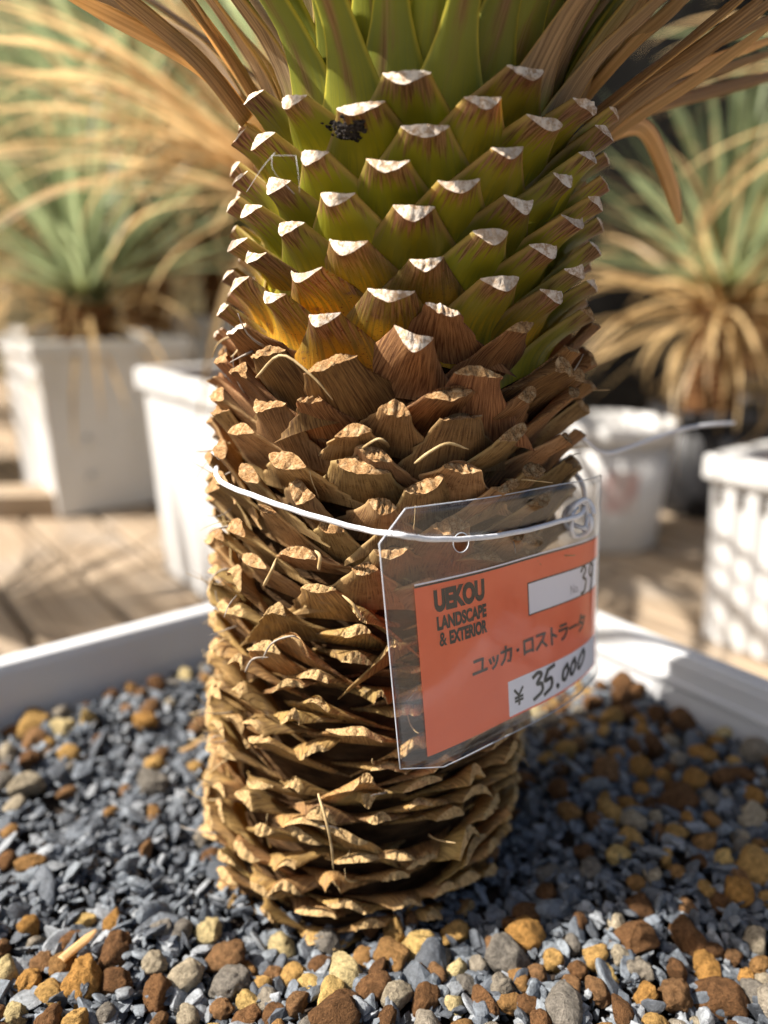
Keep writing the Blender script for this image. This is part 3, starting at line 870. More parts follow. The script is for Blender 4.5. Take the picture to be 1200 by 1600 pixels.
# loose fibres on the trunk
def on_trunk(px, py, rad):
    """point where the ray of a photo pixel meets the (leaning) trunk at radius rad"""
    d = ray(px, py); best = None
    for t in np.linspace(0.15, 0.5, 1400):
        P = d*t + np.array([0, 0, CAM_Z])
        c = TRUNK[0] + LEAN*(P[2]-SOIL_Z)
        if math.hypot(P[0]-c, P[1]-TRUNK[1]) <= rad: return P
        rr = math.hypot(P[0]-c, P[1]-TRUNK[1])
        if best is None or rr < best[0]: best = (rr, P)
    return best[1]
ORG = np.array([TRUNK[0], TRUNK[1], SOIL_Z])
def strand(pts, rad, mat, radius=0.084, taper=True):
    P = smoothpts([on_trunk(x, y, radius+dr) - ORG for x, y, dr in pts], 14)
    rr = np.full(14, rad)
    if taper: rr = rad*np.interp(np.linspace(0, 1, 14), [0, .1, .8, 1], [.6, 1, .8, .25])
    v, f = tube(P, rr, 5)
    link('fibre', mesh('fibre', v, f, mat), yucca)
strand([(497, 1240, 0), (510, 1285, .006), (518, 1325, .006), (521, 1362, .003)], 0.00066, M_STRAW)
strand([(648, 724, 0), (672, 706, .004), (700, 693, .006), (732, 702, .002)], 0.00060, M_STRAW)
strand([(566, 700, 0), (590, 686, .004), (604, 690, .004)], 0.00048, M_STRAW)
strand([(400, 590, .004), (440, 555, .002), (490, 590, 0), (520, 625, -.002)], 0.00054, M_STRAW)
strand([(410, 1030, .002), (425, 1005, .006), (455, 994, .004), (470, 1000, 0)], 0.00043, M_GREYF)
strand([(383, 1050, .002), (395, 1030, .006), (420, 1027, .003)], 0.00050, M_GREYF)
strand([(412, 915, .004), (425, 890, .006), (432, 872, .002)], 0.00072, M_STRAW)
strand([(498, 890, .006), (500, 870, .006), (492, 860, .002)], 0.00078, M_STRAW)
strand([(565, 965, .004), (552, 945, .006), (535, 930, .002)], 0.00072, M_STRAW)
strand([(370, 930, 0), (358, 945, .006), (350, 965, .010)], 0.00029, M_GREYF)
# tufts of thin hairs along the silhouette and in the gaps
r = np.random.default_rng(77)
for i in range(110):
    th = r.choice([-1, -1, -1, 1])*r.uniform(R(55), R(105)) if r.uniform() < .75 else r.uniform(-1.2, 1.2)
    z = r.uniform(1, 25)
    rad0 = 7.3; P = []
    az, el = th + r.normal(0, .25), r.normal(.25, .5)
    bend = r.normal(0, .5); Ls = r.uniform(0.9, 2.2)
    p = np.array([rad0*math.sin(th)+LEAN*z, -rad0*math.cos(th), z])
    for s_ in range(7):
        P.append(p.copy()); p = p + Ls/6*np.array([math.sin(az)*math.cos(el), -math.cos(az)*math.cos(el), math.sin(el)]); el += bend/3; az += r.normal(0, .15)
    v, f = tube(np.array(P)*cm, np.linspace(0.00042, 0.00012, 7)*r.uniform(.7, 1.5), 4)
    link('fibre', mesh('fibre', v, f, M_STRAW if r.uniform() < .65 else M_GREYF), yucca)
# sooty clump caught on a green leaf base, with cobweb threads
bpy.context.view_layer.update(); DG = bpy.context.evaluated_depsgraph_get()
rs = np.random.default_rng(21); Vs, Fs, of = [], [], 0
for i in range(90):
    dv = Vector(ray(545+rs.normal(0, 14), 203+rs.normal(0, 8))).normalized()
    hit, loc_, _n, _i, ob_, _m = SC.ray_cast(DG, Vector((0, 0, CAM_Z)), dv, distance=0.5)
    if not hit: continue
    q = np.array(loc_) - ORG
    v, f = ICO[2]; v = v*(1+.35*vnoise(v, 3+i, 3)[:, None])*np.array([1.5, .25, 1.0])*rs.uniform(.0003, .0011) + q
    Vs.append(v); Fs.append(f+of); of += len(v)
link('soot_clump', mesh('soot_clump', np.vstack(Vs), np.vstack(Fs), M_SOOT), yucca)
for pts in ([(425, 243, .010), (428, 268, .010), (460, 303, .004)], [(425, 243, .010), (462, 243, .004)], [(462, 243, .004), (466, 270, .006), (468, 300, .003)], [(385, 300, .004), (410, 262, .012), (430, 238, .006)]):
    P = smoothpts([on_trunk(x, y, .079+dr)-ORG for x, y, dr in pts], 8); v, f = tube(P, 0.00007, 4)
    link('cobweb', mesh('cobweb', v, f, M_WEB), yucca)

# ------------------------------------------------------------------ price tag
def at_fwd(px, py, fwd):
    d = ray(px, py); return d*(fwd/d[1]) + np.array([0, 0, CAM_Z])
TL, TRc = at_fwd(647, 920, 0.2445), at_fwd(938, 838, 0.3215)
BL, BRc = at_fwd(668, 1183, 0.2455), at_fwd(938, 1040, 0.3225)
nrm0 = np.cross(BL-TL, TRc-TL); nrm0 /= np.linalg.norm(nrm0)
if nrm0[1] > 0: nrm0 = -nrm0
CW, CH = np.linalg.norm(TRc-TL), np.linalg.norm(BL-TL)
def card(a, b, off=0.0):
    a = np.asarray(a, float); b = np.asarray(b, float)
    P = (TL*(1-a)[..., None] + TRc*a[..., None])*(1-b)[..., None] + (BL*(1-a)[..., None] + BRc*a[..., None])*b[..., None]
    bul = 0.0034*(4*a*(1-a)) + 0.0012*np.sin(a*9+b*2)*np.clip(a, 0, 1) - 0.004*np.clip(a-0.85, 0, 1)**2*20
    return P + (bul+off)[..., None]*nrm0
pt = empty('price_tag', (0, 0, 0))
tag(pt, 'laminated orange price tag in a clear plastic pouch on the yucca trunk', 'price tag')
def sheet(name, a0, a1, b0, b1, off, mat, parent, na=24, nb=14, thick=0.0, pred=None):
    A, B = np.meshgrid(np.linspace(a0, a1, na), np.linspace(b0, b1, nb))
    V = card(A, B, np.full_like(A, off)).reshape(-1, 3)
    I = np.arange(na*nb).reshape(nb, na)
    F = np.stack([I[:-1, :-1], I[1:, :-1], I[1:, 1:], I[:-1, 1:]], -1).reshape(-1, 4)
    if pred is not None:
        ac, bc = A.ravel()[F].mean(1), B.ravel()[F].mean(1); F = F[pred(ac, bc)]
    o = link(name, mesh(name, V, F, mat, True), parent)
    if thick:
        m = o.modifiers.new('solid', 'SOLIDIFY'); m.thickness = thick; m.offset = 0
    return o
# pouch outline with clipped corners and a round hole, triangulated by bmesh then bent
pa0, pa1, pb0, pb1 = -0.108, 1.035, -0.43, 1.105
HOLE = (0.19, -0.205); HR = 0.0037
def pouch_mesh():
    bm = bmesh.new()
    sx, sy = CW, CH
    ca, cb = 0.10, 0.16
    out = [(pa0+ca, pb0), (pa1-0.02, pb0), (pa1, pb0+.03), (pa1, pb1-.03), (pa1-.02, pb1), (pa0+.15, pb1), (pa0+.02, pb1-0.05), (pa0, pb1-.12), (pa0, pb0+cb)]
    NA, NB = 44, 32
    pts = []
    inside_poly = lambda a, b: (a-pa0)/ca + (b-pb0)/cb >= 1.0 and (a-pa0)/.15 + (pb1-b)/.12 >= 1.0
    A = np.linspace(pa0, pa1, NA); B = np.linspace(pb0, pb1, NB)
    vs = {}
    for i, a in enumerate(A):
        for j, b in enumerate(B):
            vs[i, j] = bm.verts.new((a*sx, b*sy, 0))
    for i in range(NA-1):
        for j in range(NB-1):
            bm.faces.new((vs[i, j], vs[i+1, j], vs[i+1, j+1], vs[i, j+1]))
    def cut(p, q):
        g = bm.verts[:]+bm.edges[:]+bm.faces[:]
        d = Vector((q[0]-p[0], q[1]-p[1], 0)); nn = Vector((d.y, -d.x, 0)).normalized()
        bmesh.ops.bisect_plane(bm, geom=g, plane_co=(p[0], p[1], 0), plane_no=nn, clear_outer=True)
    P = lambda a, b: (a*sx, b*sy)
    cut(P(pa0, pb0+cb), P(pa0+ca, pb0))
    cut(P(pa0+.17, pb1), P(pa0, pb1-.10))
    # round hole: bisect a ring of directions, then drop the faces inside
    hc = Vector((HOLE[0]*sx, HOLE[1]*sy, 0))
    for k in range(10):
        an = math.pi*2*k/20
        for sgn in (1, -1):
            nn = Vector((math.cos(an), math.sin(an), 0))*sgn
            fs = [f for f in bm.faces if (f.calc_center_median()-hc).length < HR*3]
            g = list({v for f in fs for v in f.verts}) + list({e for f in fs for e in f.edges}) + fs
            bmesh.ops.bisect_plane(bm, geom=g, plane_co=hc+nn*HR, plane_no=nn)
    dead = []
    for f in bm.faces:
        d = f.calc_center_median()-hc
        if d.length < HR*1.05 and all(d.dot(Vector((math.cos(math.pi*2*k/20), math.sin(math.pi*2*k/20), 0))) < HR for k in range(20)): dead.append(f)
    bmesh.ops.delete(bm, geom=dead, context='FACES')
    co = np.array([v.co[:] for v in bm.verts])
    W = card(co[:, 0]/sx, co[:, 1]/sy, np.zeros(len(co)))
    for v, w in zip(bm.verts, W): v.co = w
    me = bpy.data.meshes.new('pouch'); bm.to_mesh(me); bm.free()
    me.materials.append(M_POUCH); me.polygons.foreach_set('use_smooth', np.full(len(me.polygons), True))
    return me
po = link('pouch', pouch_mesh(), pt)
ol = [(pa0+.10, pb0), (pa1, pb0), (pa1, pb1), (pa0+.17, pb1), (pa0, pb1-.10), (pa0, pb0+.16), (pa0+.10, pb0)]
op = np.vstack([np.linspace(p_, q_, 12)[:-1] for p_, q_ in zip(ol[:-1], ol[1:])] + [np.array([ol[-1]])])
v, f = tube(card(op[:, 0], op[:, 1], np.zeros(len(op))), .00026, 5, False)
link('edge_highlight', mesh('edge_highlight', v, f, flat('edge_highlight_pale', (.62, .65, .7), .25)), pt)  # pale tube round the pouch, its colour standing in for bright edge highlights
t_ = np.linspace(0, 2*math.pi, 33)
v, f = tube(card(HOLE[0]+HR/CW*np.cos(t_), HOLE[1]+HR/CH*np.sin(t_), np.full(33, .0006)), .00022, 5, False)
link('hole_edge', mesh('hole_edge', v, f, flat('hole_edge_plastic', (.55, .57, .6), .3)), pt)
m = po.modifiers.new('solid', 'SOLIDIFY'); m.thickness = 0.0010; m.offset = 0
# printed card inside (a film lies over it)
cd = sheet('card', 0, 1, 0, 1, 0.0, M_ORANGE, pt, 28, 16, 0.0)
SKIN = 0.00012
def strip(name, a0, a1, b0, b1, mat, off=SKIN): return sheet(name, a0, a1, b0, b1, off, mat, cd, 16, 6)
def quad_frame(a0, a1, b0, b1, t, mat, off):
    ta, tb = t/CW, t/CH
    for q in ((a0-ta, a1+ta, b0-tb, b0), (a0-ta, a1+ta, b1, b1+tb), (a0-ta, a0, b0, b1), (a1, a1+ta, b0, b1)): strip('box_outline', *q, mat, off)
strip('number_box', 0.515, 0.985, 0.155, 0.355, M_PAPER)
quad_frame(0.515, 0.985, 0.155, 0.355, 0.0006, M_INK, SKIN)
strip('price_box', 0.385, 0.985, 0.745, 0.985, M_PAPER)
strip('card_edge', 0.0, 1.0, -0.012, -0.002, M_INK, 0.0002)
strip('card_edge', 0.0, 0.97, -0.024, -0.014, M_PAPER, 0.0002)

def text_on_card(name, body, a, b, h, mat, xs=1.0, bold=0.0, off=SKIN+.0001, width=None):
    cu = bpy.data.curves.new('txt', 'FONT'); cu.body = body; cu.size = 1.0; cu.offset = bold; cu.fill_mode = 'FRONT'; cu.dimensions = '2D'
    ob = bpy.data.objects.new('txt', cu); COL.objects.link(ob)
    dg = bpy.context.evaluated_depsgraph_get(); me = bpy.data.meshes.new_from_object(ob.evaluated_get(dg))
    bpy.data.objects.remove(ob)
    co = np.array([v.co[:] for v in me.vertices]); fs = [tuple(p.vertices) for p in me.polygons]
    cap = 0.73
    x0, x1 = co[:, 0].min(), co[:, 0].max()
    y0, y1 = co[:, 1].min(), co[:, 1].max()
    sx = (width/(x1-x0)) if width else h/cap*xs/CW
    A = a + (co[:, 0]-x0)*sx
    B = b - (co[:, 1]-0)*(h/(y1 if y1 > 0 else cap))/CH
    V = card(A, B, np.full(len(A), off))
    link(name, mesh(name, V, fs, mat, False), cd)
text_on_card('lettering', "UEKOU", 0.070, 0.150, 0.0080, M_INK, bold=0.062, width=0.215)
text_on_card('lettering', "LANDSCAPE", 0.075, 0.262, 0.0052, M_INK, bold=0.05, width=0.215)
text_on_card('lettering', "&", 0.080, 0.360, 0.0052, M_INK, bold=0.02, width=0.030)
text_on_card('lettering', "EXTERIOR", 0.122, 0.360, 0.0052, M_INK, bold=0.05, width=0.168)
text_on_card('lettering', "No.", 0.755, 0.320, 0.0042, M_GREYINK, width=0.055)

def strokes(name, lines, a0, b0, sa, sb, thick, mat, off=SKIN+.00012):
    """pen strokes in a unit box (x right, y down) laid on the card"""
    Vs, Fs, o_ = [], [], 0
    for li, ln in enumerate(lines):
        ln = np.array(ln, float)
        P = smoothpts(ln, max(2, 6*(len(ln)-1)+1)) if len(ln) > 2 and (name != 'katakana') else ln
        A = a0 + P[:, 0]*sa; B = b0 + P[:, 1]*sb
        X, Y = A*CW, B*CH
        T = np.gradient(np.stack([X, Y], -1), axis=0); T /= np.linalg.norm(T, axis=1)[:, None]+1e-9
        if len(P) > 1:
            T_ = np.stack([-T[:, 1], T[:, 0]], -1)*thick/2
        ex = T*thick*0.4
        X = X.copy(); Y = Y.copy(); X[0] -= ex[0, 0]; Y[0] -= ex[0, 1]; X[-1] += ex[-1, 0]; Y[-1] += ex[-1, 1]
        l = np.stack([X, Y], -1)+T_; rr = np.stack([X, Y], -1)-T_
        V2 = np.empty((2*len(P), 2)); V2[0::2] = l; V2[1::2] = rr
        Vs.append(card(V2[:, 0]/CW, V2[:, 1]/CH, np.full(len(V2), off + li*0.00001)))
        Fs += [(o_+2*i, o_+2*i+1, o_+2*i+3, o_+2*i+2) for i in range(len(P)-1)]; o_ += len(V2)
    link('lettering' if name == 'katakana' else name, mesh(name, np.vstack(Vs), Fs, mat, False), cd)
KANA = {
 'yu': [[(.15,.22),(.72,.22)], [(.72,.22),(.66,.80)], [(.05,.82),(.97,.82)]],
 'tu': [[(.12,.42),(.22,.62)], [(.42,.36),(.50,.56)], [(.86,.38),(.80,.60),(.62,.82),(.38,.92)]],
 'ka': [[(.08,.30),(.90,.30)], [(.90,.30),(.86,.70),(.78,.90),(.62,.86)], [(.45,.08),(.44,.45),(.32,.72),(.08,.92)]],
 'dot': [[(.42,.47),(.58,.47)], [(.42,.53),(.58,.53)]],
 'ro': [[(.14,.20),(.14,.88)], [(.14,.20),(.86,.20)], [(.86,.20),(.86,.88)], [(.14,.80),(.86,.80)]],
 'su': [[(.12,.18),(.82,.18)], [(.82,.18),(.60,.52),(.08,.90)], [(.55,.55),(.92,.90)]],
 'to': [[(.36,.06),(.36,.94)], [(.36,.38),(.82,.60)]],
 'ra': [[(.20,.14),(.80,.14)], [(.08,.38),(.90,.38)], [(.90,.38),(.80,.66),(.60,.84),(.34,.94)]],
 'bar': [[(.06,.50),(.94,.50)]],
 'ta': [[(.40,.06),(.30,.32),(.08,.58)], [(.36,.24),(.84,.24)], [(.84,.24),(.74,.56),(.55,.78),(.20,.95)], [(.34,.46),(.68,.66)]],
}
a_ = 0.212
for kname, wd in (('yu', .095), ('tu', .075), ('ka', .085), ('dot', .06), ('ro', .085), ('su', .088), ('to', .075), ('ra', .08), ('bar', .08), ('ta', .08)):
    s = KANA[kname]
    strokes('katakana', s, a_, 0.495, wd*0.74, 0.125, 0.0012 if kname != 'dot' else 0.0009, M_INK2); a_ += wd*0.82
strokes('handwritten_price', [
 [(.00,.12),(.07,.02),(.12,.14),(.05,.42),(.12,.50),(.12,.80),(.00,.98)],
 [(.22,.10),(.17,.45),(.27,.45),(.27,.80),(.16,.98)], [(.22,.08),(.32,.0)],
 [(.37,.86),(.385,.92),(.375,.95)],
 [(.54,.26),(.48,.45),(.47,.75),(.52,.80),(.57,.50),(.55,.24)],
 [(.69,.20),(.63,.42),(.62,.72),(.67,.76),(.72,.46),(.70,.18)],
 [(.88,.08),(.80,.36),(.78,.68),(.83,.72),(.92,.36),(.90,.06)]], 0.520, 0.765, 0.37, 0.18, 0.0019, M_INK)
strokes('yen_mark', [[(.05,.0),(.5,.42)], [(.95,.0),(.5,.42)], [(.5,.42),(.5,1.0)], [(.1,.52),(.9,.52)], [(.1,.74),(.9,.74)]], 0.415, 0.82, 0.046, 0.105, 0.0012, M_INK)
strokes('handwritten_number', [[(.0,.18),(.16,.02),(.28,.2),(.12,.42),(.30,.55),(.22,.9),(.0,.98)], [(.86,.18),(.66,.05),(.55,.35),(.74,.5),(.88,.12),(.80,.6),(.66,1.1)]], 0.83, 0.150, 0.115, 0.20, 0.0013, M_INK)

def litter(pts, w, label):
    P = []
    for x_, y_ in pts:
        d = ray(x_, y_); t0 = (SOIL_Z + .0075 - CAM_Z)/d[2]; P.append(d*t0 + np.array([0, 0, CAM_Z]))
    o_ = empty('dry_leaf_scrap', tuple(P[0])); tag(o_, label, 'leaf scrap')
    ribbon('blade', P, w, M_DRY, o_, P[0], (0, 0, 1))
litter([(95, 1497), (118, 1478), (150, 1452)], .0022, 'small dry straw scrap lying on the gravel at lower left')
litter([(282, 1172), (300, 1164), (316, 1152)], .0018, 'pale dry leaf scrap on the slate chips left of the trunk')

# ------------------------------------------------------------------ string that holds the tag
def on_card(px, py, off):
    d = ray(px, py); best = None
    for a in np.linspace(-.2, 1.1, 261):
        bb = np.linspace(-.5, 0.1, 121); P = card(np.full(121, a), bb, np.full(121, off)); X, Y, D = proj(P)
        e = (X-px)**2+(Y-py)**2; i = int(e.argmin())
        if best is None or e[i] < best[0]: best = (e[i], P[i])
    return best[1]
pts = [on_trunk(338, 742, .083), on_trunk(352, 757, .0855), on_trunk(400, 776, .087), on_trunk(450, 794, .088), on_trunk(520, 815, .0885), on_trunk(575, 829, .090)]
pts += [on_card(x, y, .0018) for x, y in ((622, 836), (660, 841), (705, 843), (760, 839), (820, 829), (870, 815), (912, 797))]
last = pts[-1]
def ring(th, rad, z):
    return np.array([TRUNK[0]+LEAN*(z-SOIL_Z)+rad*math.sin(th), TRUNK[1]-rad*math.cos(th), z])
pts += [ring(R(100), .088, .415), ring(R(140), .085, .425), ring(R(180), .085, .432), ring(R(220), .085, .434), ring(R(255), .085, .428)]
pts.append(pts[0])
P = smoothpts(pts, 170)
P += 0.00008*np.stack([np.sin(np.arange(170)*.9), np.cos(np.arange(170)*1.1), np.sin(np.arange(170)*.7+1)], -1)
stg = empty('tie_string', tuple(P[0])); tag(stg, 'thin white string looped round the trunk above the orange tag', 'string')
def strpart(name, P, rad):
    v, f = tube(np.asarray(P)-np.asarray(stg.location), rad, 8); return link(name, mesh(name, v, f, M_STRING), stg)
strpart('loop', P, 0.00105)
# knot at the right end, and the loose tail
r = np.random.default_rng(5)
kc = on_card(912, 806, 0.003)
for i in range(3):
    c = kc + np.array([r.normal(0, .0020), r.normal(0.001, .0015), r.normal(0, .004)-.002])
    ph = r.uniform(0, 6.28); rx, rz_ = r.uniform(.004, .006), r.uniform(.005, .009)
    t = np.linspace(0, 5.2, 18)
    Q = np.stack([c[0]+rx*np.cos(t+ph), c[1]+0.003*np.sin(2*t+ph), c[2]+rz_*np.sin(t+ph)], -1)
    strpart('knot', Q, 0.0010)
tl = [ring(R(84), .083, .435), at_fwd(945, 708, .36), at_fwd(1000, 693, .385), at_fwd(1060, 672, .41), at_fwd(1105, 664, .425), at_fwd(1147, 661, .44)]
strpart('tail', smoothpts(tl, 30), 0.0011)

# ------------------------------------------------------------------ background pots
def square_pot(name, corner, w, h, label, mat=M_POT, group=None, bosses=False, fluted=False, taper=0.94):
    """corner = front corner nearest the camera's left: (x, y) of the (min E1, min E2) corner at the rim"""
    e1c, e2c = corner
    root = empty(name, grid(e1c+w/2, e2c+w/2, 0), RZ); tag(root, label, 'pot', group)
    hw = w/2
    def prof(k, n=1):
        return hw*k
    # body with wall thickness
    ring_ = []
    segs = 108 if fluted else 4
    def ringpts(half, z, amp):
        out = []
        if not fluted:
            return [(-half, -half, z), (half, -half, z), (half, half, z), (-half, half, z)]
        per = segs//4   # three-step ribs
        for s_ in range(4):
            c, s2 = [(1, 0), (0, 1), (-1, 0), (0, -1)][s_]
            for i in range(per):
                t = -1 + 2*i/per
                d = half - (amp if i % 3 == 1 else 0)
                X, Y = t*half, -d
                out.append((X*c - Y*s2, X*s2 + Y*c, z))
        return out
    amp = 0.009 if fluted else 0
    V = []; zs = [(taper, 0.0), (taper+ (1-taper)*.5, h*.5), (1.0, h-.03), (0.86, h-.031), (taper*.86, 0.03)]
    for i, (k, z) in enumerate(zs): V += ringpts(hw*k*0.97, z, amp if i < 3 else 0)
    F = []
    for i in range(len(zs)-1):
        for j in range(segs): F.append((i*segs+j, i*segs+(j+1) % segs, (i+1)*segs+(j+1) % segs, (i+1)*segs+j))
    F.append(tuple(range(segs))[::-1]); F.append(tuple((len(zs)-1)*segs+j for j in range(segs)))
    body = link('body', mesh('body', np.array(V), F, mat, False), root)
    if not fluted: bevel(body, 0.006, 2)
    b = Box(); t = 0.012; o_ = hw+0.006; i_ = hw*0.97-.014
    z0, z1 = h-0.034, h
    b.box((-o_, -o_, z0), (o_, -i_, z1)); b.box((-o_, i_, z0), (o_, o_, z1)); b.box((-o_, -i_+.0001, z0), (-i_, i_-.0001, z1)); b.box((i_, -i_+.0001, z0), (o_, i_-.0001, z1))
    bevel(link('rim', b.me('rim', mat), root), 0.005, 2)
    b = Box(); q = hw*.93; b.box((-q, -q, h-.07), (q, q, h-.045)); link('potting_soil', b.me('potting_soil', M_SOIL), root)
    if bosses:
        for bx in (-.45, .45):
            for bz in (.22, .44):
                v, f = tube([(hw*bx, -hw*.935, h*bz), (hw*bx, -hw*.97-.004, h*bz)], [0.011, 0.009], 14)
                link('boss', mesh('boss', v, f, mat), root)
    return root
square_pot('white_pot', (1.726, 0.388), 0.34, 0.385, 'white square pot with four small round bosses on its shaded face', bosses=True, group='white square pots on the deck')
square_pot('white_pot', (0.985, 0.455), 0.315, 0.365, 'sunlit white square pot crossed by leaf shadows, directly left of the trunk', group='white square pots on the deck')
square_pot('white_pot', (2.30, 0.02), 0.30, 0.375, 'white square pot at the far left edge holding a brown trunk', group='white square pots on the deck')
square_pot('white_pot', (2.62, 0.60), 0.34, 0.36, 'shaded white pot farther back between the two left pots', group='white square pots on the deck')
square_pot('white_pot', (2.35, 1.02), 0.36, 0.40, 'shaded white pot farthest back, just left of the trunk', group='white square pots on the deck')
square_pot('white_pot', (1.35, -0.36), 0.30, 0.33, 'white square pot standing off to the left of the frame', group='white square pots on the deck')
square_pot('fluted_pot', (0.262, 0.985), 0.30, 0.275, 'sunlit white fluted pot cut off by the right edge', fluted=True, taper=0.93)

def round_pot(name, x, y, r0, r1, h, mat, label, cat, rim=0.008):
    root = empty(name, (x, y, 0)); tag(root, label, cat)
    prof = [(r0*.97, 0), (r0, .004), (r1, h-.03), (r1*.96, h-.03), (r0*.94, .02)]
    n = 40; V = [(rr*math.cos(2*math.pi*k/n), rr*math.sin(2*math.pi*k/n), z) for rr, z in prof for k in range(n)]
    F = [(i*n+k, i*n+(k+1) % n, (i+1)*n+(k+1) % n, (i+1)*n+k) for i in range(len(prof)-1) for k in range(n)] + [tuple(range(n))[::-1], tuple((len(prof)-1)*n+k for k in range(n))]
    link('body', mesh('body', np.array(V), F, mat), root)
    prof = [(r1*.965, h-.034), (r1+rim, h-.034), (r1+rim, h-.002), (r1+rim-.003, h), (r1*.965+.002, h), (r1*.965, h-.034)]
    V = [(rr*math.cos(2*math.pi*k/n), rr*math.sin(2*math.pi*k/n), z) for rr, z in prof for k in range(n)]
    F = [(i*n+k, i*n+(k+1) % n, (i+1)*n+(k+1) % n, (i+1)*n+k) for i in range(len(prof)-1) for k in range(n)]
    link('rim', mesh('rim', np.array(V), F, mat), root)
    V = [(r1*.95*math.cos(2*math.pi*k/n), r1*.95*math.sin(2*math.pi*k/n), h-.04) for k in range(n)] + [(r1*.93*math.cos(2*math.pi*k/n), r1*.93*math.sin(2*math.pi*k/n), h-.06) for k in range(n)]
    link('potting_soil', mesh('potting_soil', np.array(V), [tuple(range(n)), tuple(range(n, 2*n))[::-1]] + [(k+n, (k+1) % n + n, (k+1) % n, k) for k in range(n)], M_SOIL), root)
    return root
bk = round_pot('pail', 0.455, 1.50, 0.098, 0.112, 0.245, M_BUCKET, 'grey white round pail with faded red print right of the trunk', 'pail')
V = []; F = []
nn_ = 10
for i in range(nn_+1):
    an = R(-112 + 34*i/nn_)
    for z, rr in ((.085, .1043), (.165, .1090)): V.append((rr*math.cos(an), rr*math.sin(an), z))
lab = mat_simple('faded_red_print', (0.50, 0.30, 0.28), (0.60, 0.56, 0.53), 30, 0.6, 0.3)
link('print', mesh('print', np.array(V), [(2*i, 2*i+2, 2*i+3, 2*i+1) for i in range(nn_)], lab), bk)
round_pot('nursery_pot', 0.735, 1.72, 0.10, 0.125, 0.24, M_BLACK, 'black plastic nursery pot behind the fluted white pot', 'pot')
round_pot('nursery_pot', 1.00, 2.10, 0.12, 0.14, 0.28, M_BLACK, 'second black plastic nursery pot, deeper in the shade at right', 'pot')

b = Box(); b.box((-.30, -.05, 0), (.30, .05, .055)); o = link('timber', b.me('timber', M_WOOD)); o.location = (-1.02, 1.67, 0.0); o.rotation_euler = (0, 0, R(4)); bevel(o, .004)
tag(o, 'short pale timber lying on the deck at the left edge', 'timber')

# ------------------------------------------------------------------ background yuccas
def bg_leaf(inc, Ln, bend, dry, seed):
    r = np.random.default_rng(seed)
    L = np.linspace(0, Ln, 15); vs = L/Ln
    ang = inc + bend*vs**1.3
    if dry: ang = np.where(vs > .55, ang + r.uniform(0, .9)*(vs-.55)*2, ang)
    dL = np.diff(L, prepend=0)
    x = np.cumsum(np.sin(ang)*dL); z = np.cumsum(np.cos(ang)*dL)
    w = np.interp(vs, [0, .05, .3, .7, 1], [1.3, .85, .75, .6, .06])*(.72 if dry else 1)
    if dry: ang = ang + np.where(vs > r.uniform(.25, .7), r.choice([0, 0, .5, -.4, .9]), 0)
    tw = np.interp(vs, [0, 1], [0, r.normal(0, .6)])
    lat = np.interp(vs, [0, 1], [0, r.normal(0, 2.5)])
    V = []; uv = []; prm = []
    for i in range(15):
        nx, nz = math.cos(ang[i]), -math.sin(ang[i])
        for u, k in ((-1, .22), (0, 0), (1, .22)):
            s = u*w[i]; d = k*w[i]*-1 + s*math.sin(tw[i])
            V.append((x[i]+nx*d, s*math.cos(tw[i])+lat[i], z[i]+nz*d)); uv.append((s*.01+seed, L[i]*.01)); prm.append((vs[i], abs(u), dry, 1))
    I = np.arange(45).reshape(15, 3)
    F = np.stack([I[:-1, :-1], I[:-1, 1:], I[1:, 1:], I[1:, :-1]], -1).reshape(-1, 4)
    return mesh('leaf', np.array(V)*cm, F, M_DRY if dry else M_GREEN, True, None, uv, {'prm': prm})
GREENV = [[bg_leaf(R(i), 44, b_, 0, 10*j+q) for q, b_ in enumerate((.05, .2, .4))] for j, i in enumerate((4, 16, 28, 42, 56, 70))]
DRYV = [[bg_leaf(R(i), 42, b_, 1, 100+10*j+q) for q, b_ in enumerate((.1, .5, 1.0, 1.3))] for j, i in enumerate((60, 78, 92, 108))]
DRYUP = [[bg_leaf(R(i), 42, b_, 1, 200+10*j+q) for q, b_ in enumerate((.1, .25, .5, .8))] for j, i in enumerate((42, 52, 62, 76))]
